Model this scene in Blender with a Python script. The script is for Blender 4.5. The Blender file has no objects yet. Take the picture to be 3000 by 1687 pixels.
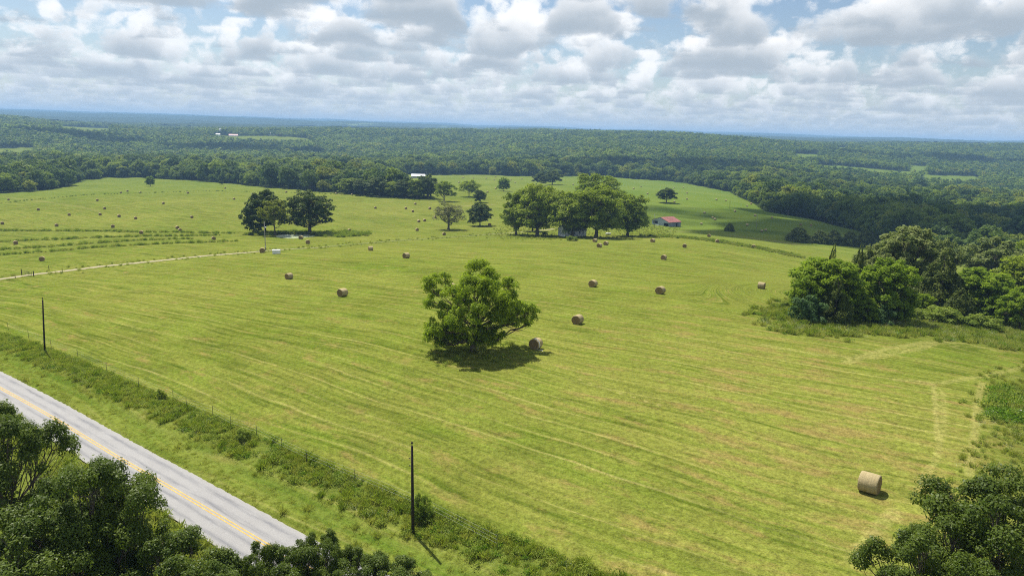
import bpy, bmesh, math, random
import numpy as np
from mathutils import Vector, Matrix

scene = bpy.context.scene
COL = scene.collection
R = math.radians
rng = np.random.default_rng(7)
random.seed(7)

# ------------------------------------------------------------------ camera
F_PX, PW, PH = 2000.0, 3000.0, 1687.0
PITCH, ROLL = R(12.932), R(1.758)
CAM_Z = 30.0
cam_d = bpy.data.cameras.new('camera')
cam = bpy.data.objects.new('camera', cam_d); COL.objects.link(cam)
cam_d.sensor_width = 36.0; cam_d.lens = 24.0
cam_d.clip_start = 0.5; cam_d.clip_end = 60000
cam.matrix_world = (Matrix.Translation((0, 0, CAM_Z)) @ Matrix.Rotation(R(90) - PITCH, 4, 'X')
                    @ Matrix.Rotation(ROLL, 4, 'Z'))
scene.camera = cam

# ------------------------------------------------------------------ light
SUN_EL, SUN_AZ = R(60), R(-36)        # azimuth from +Y, negative = towards -X
S = Vector((math.sin(SUN_AZ) * math.cos(SUN_EL), math.cos(SUN_AZ) * math.cos(SUN_EL), math.sin(SUN_EL)))
sun_d = bpy.data.lights.new('sun', 'SUN'); sun = bpy.data.objects.new('sun', sun_d); COL.objects.link(sun)
sun_d.energy = 5.0; sun_d.angle = R(0.53); sun_d.color = (1.0, 0.955, 0.88)
sun.rotation_euler = (-S).to_track_quat('-Z', 'Y').to_euler()
sun.location = (0, 0, 200)

world = bpy.data.worlds.new('World'); scene.world = world; world.use_nodes = True
world.cycles.sampling_method = 'NONE'
scene.view_settings.view_transform = 'Standard'; scene.view_settings.look = 'None'
scene.view_settings.exposure = 0.62; scene.view_settings.gamma = 1.0
scene.view_settings.use_curve_mapping = False
cy = scene.cycles
cy.use_denoising = False
cy.filter_width = 1.1
cy.max_bounces = 5; cy.diffuse_bounces = 4; cy.glossy_bounces = 2; cy.transmission_bounces = 4
cy.transparent_max_bounces = 8; cy.volume_bounces = 0
cy.sample_clamp_indirect = 6.0


class N:
    """small node-tree helper"""
    def __init__(s, tree): s.t = tree; s.n = tree.nodes; s.l = tree.links
    def new(s, typ, **kw):
        nd = s.n.new(typ)
        for k, v in kw.items(): setattr(nd, k, v)
        return nd
    def put(s, sock, v):
        if v is None: return
        if hasattr(v, 'is_output') or isinstance(v, bpy.types.NodeSocket): s.l.new(v, sock)
        else: sock.default_value = v
    def math(s, op, a, b=None, c=None, clamp=False):
        nd = s.n.new('ShaderNodeMath'); nd.operation = op; nd.use_clamp = clamp
        s.put(nd.inputs[0], a); s.put(nd.inputs[1], b)
        if c is not None: s.put(nd.inputs[2], c)
        return nd.outputs[0]
    def vmath(s, op, a, b=None, scale=None):
        nd = s.n.new('ShaderNodeVectorMath'); nd.operation = op
        s.put(nd.inputs[0], a)
        if b is not None: s.put(nd.inputs[1], b)
        if scale is not None: s.put(nd.inputs['Scale'], scale)
        return nd.outputs[0]
    def comb(s, x, y, z):
        nd = s.n.new('ShaderNodeCombineXYZ')
        s.put(nd.inputs[0], x); s.put(nd.inputs[1], y); s.put(nd.inputs[2], z)
        return nd.outputs[0]
    def sep(s, v):
        nd = s.n.new('ShaderNodeSeparateXYZ'); s.put(nd.inputs[0], v); return nd.outputs
    def noise(s, v, scale, detail=3, rough=0.55, dim='3D', out=0):
        nd = s.n.new('ShaderNodeTexNoise'); nd.noise_dimensions = dim
        s.put(nd.inputs['Vector'], v); nd.inputs['Scale'].default_value = scale
        nd.inputs['Detail'].default_value = detail; nd.inputs['Roughness'].default_value = rough
        return nd.outputs[out]
    def maprange(s, v, a, b, c=0.0, d=1.0, smooth=False):
        nd = s.n.new('ShaderNodeMapRange'); nd.clamp = True
        if smooth: nd.interpolation_type = 'SMOOTHSTEP'
        s.put(nd.inputs[0], v); s.put(nd.inputs[1], a); s.put(nd.inputs[2], b)
        s.put(nd.inputs[3], c); s.put(nd.inputs[4], d)
        return nd.outputs[0]
    def mix(s, f, a, b, mode='MIX'):
        nd = s.n.new('ShaderNodeMix'); nd.data_type = 'RGBA'; nd.blend_type = mode
        s.put(nd.inputs[0], f)
        s.put(nd.inputs[6], a if not isinstance(a, tuple) else (*a[:3], 1))
        s.put(nd.inputs[7], b if not isinstance(b, tuple) else (*b[:3], 1))
        return nd.outputs[2]
    def attr(s, name, typ='GEOMETRY'):
        nd = s.n.new('ShaderNodeAttribute'); nd.attribute_name = name; nd.attribute_type = typ
        return nd


# ------------------------------------------------------------------ sky: Nishita plus a layer of cumulus
def build_sky():
    k = N(world.node_tree); k.n.clear()
    sky = k.new('ShaderNodeTexSky'); sky.sky_type = 'NISHITA'; sky.sun_disc = False
    sky.sun_elevation = SUN_EL; sky.sun_rotation = SUN_AZ
    sky.altitude = 300; sky.air_density = 1.0; sky.dust_density = 0.6; sky.ozone_density = 1.5
    skycol = k.vmath('SCALE', sky.outputs[0], scale=SKY_STRENGTH)
    d = k.new('ShaderNodeTexCoord').outputs['Generated']
    x, y, z = k.sep(d)
    zc = k.math('ADD', k.math('MAXIMUM', z, 0.004), 0.010)      # curvature of the cloud deck towards the horizon
    jit = k.new('ShaderNodeTexWhiteNoise', noise_dimensions='3D')
    k.put(jit.inputs['Vector'], k.vmath('SCALE', d, scale=91371.0))
    jit = jit.outputs[0]
    ux = k.math('DIVIDE', x, zc); uy = k.math('DIVIDE', y, zc)
    NL = 18; H0, H1 = 1.0, 1.72                                  # kilometres
    T = None; acc = None
    for i in range(NL):
        rel = k.math('MULTIPLY', k.math('ADD', jit, float(i)), 1.0 / NL)
        h = k.math('MULTIPLY_ADD', rel, H1 - H0, H0)
        p = k.comb(k.math('MULTIPLY_ADD', ux, h, SKY_OFF[0]), k.math('MULTIPLY_ADD', uy, h, SKY_OFF[1]), k.math('MULTIPLY', h, 1.25))
        nz = k.noise(p, SKY_SCALE, 5, 0.55)
        thr = k.math('MULTIPLY_ADD', k.math('POWER', rel, 1.6), SKY_DOME, SKY_THR)
        dens = k.math('SUBTRACT', nz, thr)
        a = k.math('MULTIPLY', k.maprange(dens, 0.0, 0.030, 0.0, 1.0, smooth=True), 0.8)
        lit = k.math('ADD', k.math('MULTIPLY', rel, 2.0), k.math('MULTIPLY', dens, -3.0))
        lit = k.maprange(lit, -0.05, 0.95, 0.0, 1.0)
        colr = k.mix(lit, (0.375, 0.44, 0.505), (0.97, 0.97, 0.97))
        if acc is None:
            acc = k.vmath('SCALE', colr, scale=a); T = k.math('SUBTRACT', 1.0, a)
        else:
            w = k.math('MULTIPLY', T, a)
            acc = k.vmath('ADD', acc, k.vmath('SCALE', colr, scale=w))
            T = k.math('MULTIPLY', T, k.math('SUBTRACT', 1.0, a))
    acc = k.vmath('SCALE', acc, scale=SKY_CLOUD)
    cloudy = k.vmath('ADD', acc, k.vmath('SCALE', skycol, scale=T))
    # aerial haze in front of the far part of the deck
    fade = k.math('MULTIPLY', k.math('EXPONENT', k.math('MULTIPLY', zc, -20.0)), 1.1, clamp=True)
    hz = k.vmath('SCALE', (0.54, 0.615, 0.68), scale=SKY_CLOUD)
    colr = k.mix(fade, cloudy, hz)
    colr = k.mix(k.maprange(z, -0.06, 0.0), (0.08, 0.10, 0.08), colr)
    bg = k.new('ShaderNodeBackground'); k.put(bg.inputs[0], colr); bg.inputs[1].default_value = 1.0
    out = k.new('ShaderNodeOutputWorld'); k.l.new(bg.outputs[0], out.inputs[0])

SKY_STRENGTH = 0.068; SKY_OFF = (-3.3, 21.5); SKY_SCALE = 1.1; SKY_THR = 0.555; SKY_DOME = 0.06; SKY_CLOUD = 0.76
build_sky()

# ------------------------------------------------------------------ helpers
def new_mesh(name, verts, quads=None, tris=None, faces=None, smooth=False):
    me = bpy.data.meshes.new(name)
    if faces is not None:
        me.from_pydata([tuple(v) for v in verts], [], faces)
    else:
        verts = np.asarray(verts, np.float32)
        me.vertices.add(len(verts)); me.vertices.foreach_set('co', verts.ravel())
        idx = []; tot = []
        if quads is not None and len(quads):
            q = np.asarray(quads, np.int32); idx.append(q.ravel()); tot.append(np.full(len(q), 4, np.int32))
        if tris is not None and len(tris):
            q = np.asarray(tris, np.int32); idx.append(q.ravel()); tot.append(np.full(len(q), 3, np.int32))
        idx = np.concatenate(idx); tot = np.concatenate(tot)
        me.loops.add(len(idx)); me.loops.foreach_set('vertex_index', idx)
        me.polygons.add(len(tot))
        st = np.concatenate([[0], np.cumsum(tot)[:-1]]).astype(np.int32)
        me.polygons.foreach_set('loop_start', st); me.polygons.foreach_set('loop_total', tot)
        me.update(calc_edges=True)
    if smooth: me.polygons.foreach_set('use_smooth', np.ones(len(me.polygons), bool))
    return me

def link(name, me, mat=None, parent=None, loc=None, rot=None):
    o = bpy.data.objects.new(name, me); COL.objects.link(o)
    if mat is not None and me is not None and not me.materials: me.materials.append(mat)
    if parent is not None: o.parent = parent
    if loc is not None: o.location = loc
    if rot is not None: o.rotation_euler = rot
    return o

def tag(o, label=None, cat=None, group=None, kind=None):
    if label: o['label'] = label
    if cat: o['category'] = cat
    if group: o['group'] = group
    if kind: o['kind'] = kind
    return o

def empty(name, loc, rz=0.0, sc=None):
    o = bpy.data.objects.new(name, None); COL.objects.link(o)
    o.location = loc; o.rotation_euler = (0, 0, rz); o.empty_display_size = 0.3
    if sc is not None: o.scale = sc if hasattr(sc, '__len__') else (sc, sc, sc)
    return o

def fattr(me, name, data, dom='POINT', typ='FLOAT'):
    a = me.attributes.new(name, typ, dom)
    if typ == 'FLOAT': a.data.foreach_set('value', np.asarray(data, np.float32).ravel())
    elif typ == 'INT': a.data.foreach_set('value', np.asarray(data, np.int32).ravel())
    elif typ == 'FLOAT_VECTOR': a.data.foreach_set('vector', np.asarray(data, np.float32).ravel())

class MB:
    """collects boxes and tubes into one mesh"""
    def __init__(s): s.v = []; s.f = []
    def add(s, v, f):
        o = len(s.v); s.v += [tuple(map(float, p)) for p in v]; s.f += [tuple(i + o for i in q) for q in f]
    def box(s, lo, hi, M=None):
        (a, b, c), (d, e, g) = lo, hi
        v = [Vector(p) for p in ((a,b,c),(d,b,c),(d,e,c),(a,e,c),(a,b,g),(d,b,g),(d,e,g),(a,e,g))]
        if M is not None: v = [M @ p for p in v]
        s.add(v, [(0,3,2,1),(4,5,6,7),(0,1,5,4),(1,2,6,5),(2,3,7,6),(3,0,4,7)]); return s
    def tube(s, pts, rad, n=6, caps=True):
        pts = np.asarray(pts, float); rad = np.broadcast_to(np.asarray(rad, float), (len(pts),))
        v, q = tube_np(pts, rad, n); base = len(v); f = [tuple(a) for a in q]
        if caps:
            f.append(tuple(range(n))[::-1]); f.append(tuple(base - n + i for i in range(n)))
        s.add(v, f); return s
    def build(s, name, mat, parent=None, smooth=False, loc=None, rot=None):
        me = new_mesh(name, s.v, faces=s.f, smooth=smooth)
        return link(name, me, mat, parent, loc, rot)

def tube_np(pts, rad, n):
    d = np.gradient(pts, axis=0); d /= np.linalg.norm(d, axis=1, keepdims=True) + 1e-9
    ref = np.where(np.abs(d[:, 2:3]) > 0.92, np.array([[1.0, 0, 0]]), np.array([[0, 0, 1.0]]))
    a = np.cross(d, ref); a /= np.linalg.norm(a, axis=1, keepdims=True) + 1e-9
    b = np.cross(a, d)
    th = np.arange(n) * 2 * np.pi / n
    v = pts[:, None] + rad[:, None, None] * (np.cos(th)[None, :, None] * a[:, None] + np.sin(th)[None, :, None] * b[:, None])
    v = v.reshape(-1, 3)
    i = np.arange(len(pts) - 1)[:, None] * n; j = np.arange(n)[None]
    jn = (j + 1) % n
    q = np.stack([i + j, i + jn, i + n + jn, i + n + j], -1).reshape(-1, 4)
    return v, q

# ------------------------------------------------------------------ terrain
def pix_rays(px, py):
    x = (np.asarray(px, float) - PW / 2) / F_PX; y = (PH / 2 - np.asarray(py, float)) / F_PX
    c, s = math.cos(ROLL), math.sin(ROLL)
    xr = x * c - y * s; yr = x * s + y * c
    cp, sp = math.cos(PITCH), math.sin(PITCH)
    return np.stack([xr, cp + yr * sp, yr * cp - sp], -1)

SC = 1.1
ctrl = []                                            # (X, Y, drop below the camera)
for x, y, h in [(2546,1443,59),(1569,1025,35.6),(1692,953,30.5),(1737,843,23.5),(1190,758,17.2),(1004,871,25),(847,821,21),
                (1086,737,16),(1944,763,15.5),(2005,727,13.4),(1743,711,12.6),(2230,849,21.8),(124,766,15.8),(46,717,12.2),
                (166,664,10),(113,617,8.6),(26,588,7),(355,567,6.2),(551,568,6.2),(293,632,8.8),(562,640,9),(1100,612,7.5),
                (1222,678,9.5),(1244,650,8.4),(2055,659,7.5),(2189,663,7.6),(2064,627,6.8),(2261,641,7.0),(2013,568,5.0),
                (1856,555,4.5),(2077,696,10)]:
    P = pix_rays(x, y) * (F_PX * 1.55 * SC / (h - 0.4)); ctrl.append((P[0], P[1], -P[2]))
def col(px, lst):
    for r, dr in lst:
        a = math.atan2((px - 1500) / F_PX, 1.0); ctrl.append((r * math.sin(a), r * math.cos(a), dr))
col(-900, [(60,31),(150,38),(400,60),(1000,76),(2000,72),(3500,15),(6000,20),(9000,-20),(12500,-58)])
col(0,    [(900,72),(1600,78),(2500,52),(3600,2),(4600,25),(7000,12),(12500,-56)])
col(500,  [(900,70),(1500,80),(2500,72),(3500,58),(5000,42),(7000,18),(9000,-12),(12500,-55)])
col(1000, [(1000,72),(1600,78),(2200,62),(3000,30),(4500,38),(7000,16),(12500,-56)])
col(1500, [(1070,72),(1600,70),(2200,46),(3000,8),(4500,25),(8000,0),(12500,-45)])
col(2000, [(1100,76),(1700,68),(2300,42),(3000,8),(4500,28),(8000,0),(12500,-45)])
col(2500, [(700,74),(1200,85),(2000,80),(2800,55),(3600,20),(5000,28),(8000,2),(12500,-50)])
col(3000, [(330,55),(520,67),(800,77),(1300,88),(2000,82),(2800,50),(3600,13),(5000,22),(8000,-2),(12500,-48)])
col(3900, [(100,30),(300,52),(520,67),(1300,88),(2000,80),(3600,13),(8000,-2),(12500,-48)])
for X, Y, dr in [(-60,80,33.5),(-40,62,33.2),(-16,47,32.8),(-85,95,35),(0,30,31),(40,30,28.5),(0,8,31),(-40,30,32.5),(60,70,28.5),(-22,90,30.5),(-60,120,33.5)]:
    ctrl.append((X, Y, dr))
for az in (-2.6, -2.0, 2.0, 2.6):
    for r, dr in ((10,31),(80,31),(400,40),(2000,50),(6000,20),(12500,-45)):
        ctrl.append((r * math.sin(az), r * math.cos(az), dr))
C_ = np.array(ctrl)
POND = None
def feat(X, Y):
    r = np.sqrt(X * X + Y * Y) + 6.0
    return np.stack([np.arctan2(X, Y) * 1.5, np.log(r)], -1)
CQ = feat(C_[:, 0], C_[:, 1]); CV = CAM_Z - C_[:, 2]
def _U(d2): return 0.5 * d2 * np.log(d2 + 1e-12)
def _solve():
    n = len(CQ); d2 = ((CQ[:, None] - CQ[None]) ** 2).sum(-1)
    A = np.zeros((n + 3, n + 3)); A[:n, :n] = _U(d2) + np.eye(n) * 0.012
    A[:n, n] = 1; A[:n, n + 1:] = CQ; A[n, :n] = 1; A[n + 1:, :n] = CQ.T
    return np.linalg.solve(A, np.concatenate([CV, np.zeros(3)]))
TW = _solve()
def height(X, Y):
    X = np.atleast_1d(np.asarray(X, float)); Y = np.atleast_1d(np.asarray(Y, float))
    sh = X.shape; X = X.ravel(); Y = Y.ravel(); out = np.empty(len(X))
    for i in range(0, len(X), 20000):
        x, y = X[i:i + 20000], Y[i:i + 20000]; q = feat(x, y)
        d2 = ((q[:, None] - CQ[None]) ** 2).sum(-1)
        z = _U(d2) @ TW[:-3] + TW[-3] + q @ TW[-2:]
        r = np.sqrt(x * x + y * y)
        hill = np.clip((r - 1100) / 1500, 0, 1)
        z += hill * (9 * np.sin(x / 310 + 1.3 * np.sin(y / 520)) + 8 * np.sin(y / 430 + 1.1 * np.sin(x / 390) + 2.0)
                     + np.clip((r - 3500) / 3000, 0, 1) * 14 * np.sin(y / 900 + 0.8 * np.sin(x / 1300)))
        roll = np.clip((r - 90) / 120, 0, 1)
        z += 0.35 * roll * np.sin(x / 23 + 0.6) * np.sin(y / 31) + 0.05 * np.sin(x / 5.1 + y / 9.7)
        if POND is not None:
            w = np.exp(-(((x - POND[0]) / POND[3]) ** 2 + ((y - POND[1]) / POND[4]) ** 2) ** 2); z = z * (1 - w) + POND[2] * w
        out[i:i + 20000] = z
    return out.reshape(sh)
def hgt(x, y): return float(height([x], [y])[0])
_TS = np.geomspace(12, 14500, 900)
def at(px, py):
    """where the line of sight through a point of the photograph meets the ground"""
    r = pix_rays(px, py); P = r[None] * _TS[:, None]
    g = P[:, 2] + CAM_Z - height(P[:, 0], P[:, 1])
    i = np.where(g < 0)[0]
    if len(i) == 0: t = _TS[-1]
    elif i[0] == 0: t = _TS[0]
    else:
        a, b = i[0] - 1, i[0]; t = _TS[a] + (_TS[b] - _TS[a]) * g[a] / (g[a] - g[b])
    p = r * t; return Vector((p[0], p[1], hgt(p[0], p[1])))
def poly(pts): return np.array([at(*p)[:2] for p in pts])
def mpp(p):                                          # metres per photograph pixel at a ground point
    return (p[1] * math.cos(PITCH) - (p[2] - CAM_Z) * math.sin(PITCH)) / F_PX

def in_poly(X, Y, pg):
    ins = np.zeros(X.shape, bool); n = len(pg); j = n - 1
    for i in range(n):
        xi, yi = pg[i]; xj, yj = pg[j]
        c = ((yi > Y) != (yj > Y)) & (X < (xj - xi) * (Y - yi) / (yj - yi + 1e-12) + xi)
        ins ^= c; j = i
    return ins
def dist_line(X, Y, pts):
    best = np.full(X.shape, 1e9)
    for (x1, y1), (x2, y2) in zip(pts[:-1], pts[1:]):
        dx, dy = x2 - x1, y2 - y1; t = np.clip(((X - x1) * dx + (Y - y1) * dy) / (dx * dx + dy * dy + 1e-9), 0, 1)
        best = np.minimum(best, np.hypot(X - x1 - t * dx, Y - y1 - t * dy))
    return best
def soft_poly(X, Y, pg, w):
    """1 inside, falling to 0 over w metres outside the outline"""
    d = dist_line(X, Y, np.concatenate([pg, pg[:1]])); i = in_poly(X, Y, pg)
    return np.where(i, np.clip(0.5 + d / w * 0.5, 0, 1), np.clip(0.5 - d / w * 0.5, 0, 1))
def resample(pts, step):
    pts = np.asarray(pts, float); d = np.concatenate([[0], np.cumsum(np.hypot(*np.diff(pts, axis=0).T))])
    n = max(2, int(d[-1] / step)); t = np.linspace(0, d[-1], n)
    return np.stack([np.interp(t, d, pts[:, 0]), np.interp(t, d, pts[:, 1])], -1)
def vnoise(X, Y, s, seed=0):
    """smooth value noise 0..1 in numpy"""
    x = X / s; y = Y / s; xi = np.floor(x).astype(np.int64); yi = np.floor(y).astype(np.int64)
    fx = x - xi; fy = y - yi; fx = fx * fx * (3 - 2 * fx); fy = fy * fy * (3 - 2 * fy)
    def h(a, b):
        n = (a * 374761393 + b * 668265263 + seed * 1442695041) & 0xffffffff
        n = ((n ^ (n >> 13)) * 1274126177) & 0xffffffff
        return ((n ^ (n >> 16)) & 0xffff) / 65535.0
    return (h(xi, yi) * (1 - fx) + h(xi + 1, yi) * fx) * (1 - fy) + (h(xi, yi + 1) * (1 - fx) + h(xi + 1, yi + 1) * fx) * fy

# ------------------------------------------------------------------ layout lines
def line_fit(pts):
    p = poly(pts); return p
road_r = poly([(0, 1087), (866, 1552)]); road_y = poly([(23, 1150), (745, 1572)])
rd = road_r[1] - road_r[0]; rd = rd / np.linalg.norm(rd)           # along the road, towards the lower right
rn = np.array([-rd[1], rd[0]])                                       # towards the field
LANE = float(abs(((road_y[0] - road_r[0]) @ rn + (road_y[1] - road_r[0]) @ rn) / 2))
road_c = road_r[0] - rn * LANE
def road_uv(X, Y):
    return (X - road_c[0]) * rn[0] + (Y - road_c[1]) * rn[1], (X - road_c[0]) * rd[0] + (Y - road_c[1]) * rd[1]
fence_px = [(25,966),(85,994),(151,1020),(229,1049),(313,1090),(407,1136),(508,1176),(548,1197),(624,1225),(676,1254),
            (752,1280),(826,1321),(899,1357),(1040,1414),(1253,1506),(1457,1612)]
fence_xy = poly(fence_px)
f_off = float(np.median(road_uv(fence_xy[:, 0], fence_xy[:, 1])[0]))
track_px = [(-120,832),(0,818),(93,805),(210,792),(303,780),(412,769.5),(536,757),(600,750),(760,737),(937,725),(1079,712),(1211,702),(1376,691),(1500,682.5),(1556,677),(1625,671)]
track = poly(track_px)
ridges = [poly(p) for p in ([(-60,677),(0,676),(194,677),(420,681),(600,683),(690,684)],
                            [(-60,712),(0,709),(194,701),(420,693),(536,692),(640,690)],
                            [(-60,738),(0,732),(150,723),(280,713),(420,704),(560,701)],
                            [(-60,756),(0,748),(150,737),(280,726),(420,718),(600,711),(690,707)])]
swale = poly([(1900,692),(1960,695),(2040,700),(2150,716),(2260,735),(2330,752)])   # strip of tall grass east of the yard
strip2 = poly([(-40,600),(250,572),(600,560),(900,566),(1230,588)])
FOREST = [poly(p) for p in (
    [(-400,590),(0,567),(80,563),(155,556),(200,545),(217,541),(240,529),(280,526),(312,517),(345,522),(420,521),(520,527),
     (600,531),(690,540),(760,548),(835,552),(900,560),(1000,566),(1070,571),(1163,579),(1262,582),(1270,574),(1200,571),(1120,563),(1060,548),(1100,534),(1165,528),
     (1170,518),(1290,513),(1400,512),(1500,516),(1640,517),(1760,516),(1800,520),(1850,524),(1950,530),(2030,541),(2140,563),(2170,580),
     (2245,620),(2300,630),(2370,640),(2442,660),(2519,676),(2600,720),(2700,760),(3000,800),(3500,820),(3600,470),(3000,436),(2200,415),(1500,392),(700,370),(0,352),(-500,345)],
)]
CLEAR = [poly(p) for p in (
    [(-60,478),(0,474),(60,470),(112,462),(105,437),(100,432),(0,434),(-60,436)],
    [(690,424),(780,423),(910,423),(905,407),(880,403),(800,399),(620,397),(618,408)],
    [(2385,508),(2500,513),(2600,524),(2665,530),(2690,505),(2560,494),(2450,485),(2390,484)],
    [(2660,542),(2800,547),(2875,544),(2870,524),(2850,516),(2720,512)],
    [(2660,518),(2712,518),(2720,487),(2665,485)],
    [(2320,474),(2400,478),(2400,452),(2330,450)],
    [(180,388),(330,394),(320,376),(180,370)],
    [(2455,450),(2480,452),(2480,433),(2450,432)],
    [(1160,528),(1260,524),(1300,520),(1300,513),(1190,512),(1160,516)],
)]
tree_p = at(1385, 1026)
clus = poly([(2225,928),(2290,975),(2420,990),(2560,985),(2700,990),(2850,1005),(3000,1035),(3150,1040),(3150,850),(2900,860),(2560,860),(2340,870),(2270,890)])
patch_r = poly([(2858,1160),(2862,1250),(2850,1330),(2830,1420),(2800,1480),(3100,1600),(3200,1300),(3100,1060),(2990,1085),(2900,1120)])
yard = poly([(1440,700),(1560,704),(1700,704),(1850,704),(1960,697),(1990,668),(1880,655),(1700,650),(1500,655),(1440,672)])
_p = at(862, 693); POND = (_p.x, _p.y, _p.z - 0.1, 48 * mpp(_p) * 1.25, 6.5 * 1.4)

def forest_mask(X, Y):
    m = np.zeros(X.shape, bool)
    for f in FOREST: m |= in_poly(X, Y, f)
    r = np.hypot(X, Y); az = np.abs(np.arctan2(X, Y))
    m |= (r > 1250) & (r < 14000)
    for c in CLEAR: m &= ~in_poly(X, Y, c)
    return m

# ------------------------------------------------------------------ materials
def mat_new(name):
    m = bpy.data.materials.new(name); m.use_nodes = True
    k = N(m.node_tree); k.n.clear()
    out = k.new('ShaderNodeOutputMaterial')
    return m, k, out
def principled(k, col, rough=0.8, spec=0.3, normal=None, metallic=0.0):
    p = k.new('ShaderNodeBsdfPrincipled')
    k.put(p.inputs['Base Color'], (*col, 1) if isinstance(col, tuple) and len(col) == 3 else col)
    k.put(p.inputs['Roughness'], rough); p.inputs['Specular IOR Level'].default_value = spec
    k.put(p.inputs['Metallic'], metallic)
    if normal is not None: k.l.new(normal, p.inputs['Normal'])
    return p.outputs[0]
def bump(k, h, strength=0.5, dist=0.1):
    b = k.new('ShaderNodeBump'); b.inputs['Strength'].default_value = strength; b.inputs['Distance'].default_value = dist
    k.put(b.inputs['Height'], h); return b.outputs[0]

def mat_ground():
    m, k, out = mat_new('meadow_ground')
    pos = k.new('ShaderNodeNewGeometry').outputs['Position']
    px, py, pz = k.sep(pos)
    u = k.attr('swath').outputs['Fac']; v = k.attr('along').outputs['Fac']
    wob = k.noise(pos, 0.018, 2)
    uu = k.math('ADD', u, k.math('MULTIPLY_ADD', wob, 10.0, k.math('MULTIPLY', k.noise(pos, 0.13, 3), 0.8)))
    uv1 = k.comb(k.math('MULTIPLY', uu, 1.3), k.math('MULTIPLY', v, 0.06), 0.0)
    streak = k.noise(uv1, 1.0, 5, 0.6)
    uv2 = k.comb(k.math('MULTIPLY', uu, 0.30), k.math('MULTIPLY', v, 0.016), 3.0)
    broad = k.noise(uv2, 1.0, 4, 0.55)
    fine = k.noise(pos, 1.7, 5, 0.78)
    grain = k.noise(k.vmath('MULTIPLY', pos, (1.0, 1.0, 0.2)), 5.5, 3, 0.8)
    patch = k.noise(pos, 0.10, 5, 0.62)
    patch2 = k.noise(pos, 0.017, 4, 0.55)
    # windrow traces every few metres
    ph = k.math('FRACT', k.math('DIVIDE', uu, 3.3))
    tri = k.math('ABSOLUTE', k.math('SUBTRACT', ph, 0.5))
    lw = k.math('MULTIPLY_ADD', k.noise(uv2, 2.2, 3), 0.20, -0.03)
    keep = k.maprange(k.noise(k.comb(k.math('MULTIPLY', uu, 0.23), k.math('MULTIPLY', v, 0.035), 9.0), 1.0, 5, 0.65), 0.42, 0.62)
    line = k.math('MULTIPLY', k.maprange(tri, 0.0, lw, 1.0, 0.0), keep)
    dark = k.math('MULTIPLY', k.maprange(k.math('ABSOLUTE', k.math('SUBTRACT', tri, 0.16)), 0.0, 0.09, 1.0, 0.0), keep)
    dry = k.attr('dry').outputs['Fac']
    c = k.mix(k.maprange(patch, 0.36, 0.62), (0.080, 0.100, 0.012), (0.098, 0.146, 0.014))
    c = k.mix(k.maprange(k.noise(k.comb(k.math('MULTIPLY', uu, 0.30), k.math('MULTIPLY', v, 0.13), 2.0), 1.0, 5, 0.68), 0.47, 0.64, 0.0, 0.85), c, (0.0468, 0.0739, 0.0072))
    sm = k.math('ADD', k.math('MULTIPLY_ADD', streak, 0.75, k.math('MULTIPLY', broad, 0.5)), k.math('MULTIPLY', patch2, 0.45))
    sm = k.math('ADD', sm, k.math('MULTIPLY', dry, 0.12))
    c = k.mix(k.maprange(sm, 0.68, 1.04, 0.0, 0.80), c, (0.200, 0.205, 0.042))
    c = k.mix(k.maprange(streak, 0.32, 0.46, 0.50, 0.0), c, (0.052, 0.076, 0.008))
    br = k.math('ADD', k.noise(k.comb(k.math('MULTIPLY', uu, 0.42), k.math('MULTIPLY', v, 0.14), 5.0), 1.0, 5, 0.65), k.math('MULTIPLY', dry, 0.09))
    c = k.mix(k.maprange(br, 0.57, 0.71, 0.0, 0.80), c, (0.205, 0.155, 0.050))
    c = k.mix(k.math('MULTIPLY', dark, 0.22), c, (0.046, 0.066, 0.008))
    lt = k.math('MAXIMUM', line, k.maprange(k.math('ADD', k.attr('straw').outputs['Fac'], k.math('MULTIPLY', k.math('SUBTRACT', fine, 0.5), 0.7)), 0.35, 0.75))
    c = k.mix(k.math('MULTIPLY', lt, 0.68), c, (0.300, 0.265, 0.090))
    speck = k.maprange(k.math('MULTIPLY_ADD', grain, 0.45, k.math('MULTIPLY', fine, 0.55)), 0.34, 0.66, 0.42, 1.66)
    c = k.mix(1.0, c, k.comb(speck, speck, speck), 'MULTIPLY')
    # rough, unmown growth
    rg = k.attr('rough').outputs['Fac']
    rgn = k.maprange(k.math('ADD', rg, k.math('MULTIPLY', k.math('SUBTRACT', fine, 0.5), 1.3)), 0.25, 0.75)
    rc = k.mix(k.maprange(k.noise(pos, 0.6, 4, 0.6), 0.35, 0.65), (0.070, 0.092, 0.012), (0.130, 0.145, 0.030))
    rc = k.mix(1.0, rc, k.comb(speck, speck, speck), 'MULTIPLY')
    c = k.mix(rgn, c, rc)
    # lush valley pasture
    ls = k.attr('lush').outputs['Fac']
    lc = k.mix(k.maprange(sm, 0.65, 1.05), (0.068, 0.128, 0.013), (0.128, 0.170, 0.028))
    ls2 = k.maprange(speck, 0.42, 1.66, 0.55, 1.45); lc = k.mix(1.0, lc, k.comb(ls2, ls2, ls2), 'MULTIPLY')
    c = k.mix(k.math('MULTIPLY', ls, 0.75), c, lc)
    # bare earth
    be = k.attr('bare').outputs['Fac']
    ben = k.maprange(k.math('ADD', be, k.math('MULTIPLY', k.math('SUBTRACT', fine, 0.5), 0.9)), 0.30, 0.80)
    c = k.mix(ben, c, k.mix(fine, (0.1800, 0.1452, 0.0612), (0.2880, 0.2376, 0.1080)))
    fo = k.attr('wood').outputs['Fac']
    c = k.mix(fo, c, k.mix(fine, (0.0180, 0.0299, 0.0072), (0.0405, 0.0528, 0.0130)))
    hh = k.math('ADD', k.math('MULTIPLY', fine, 0.8), k.math('MULTIPLY', grain, 0.4))
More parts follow.
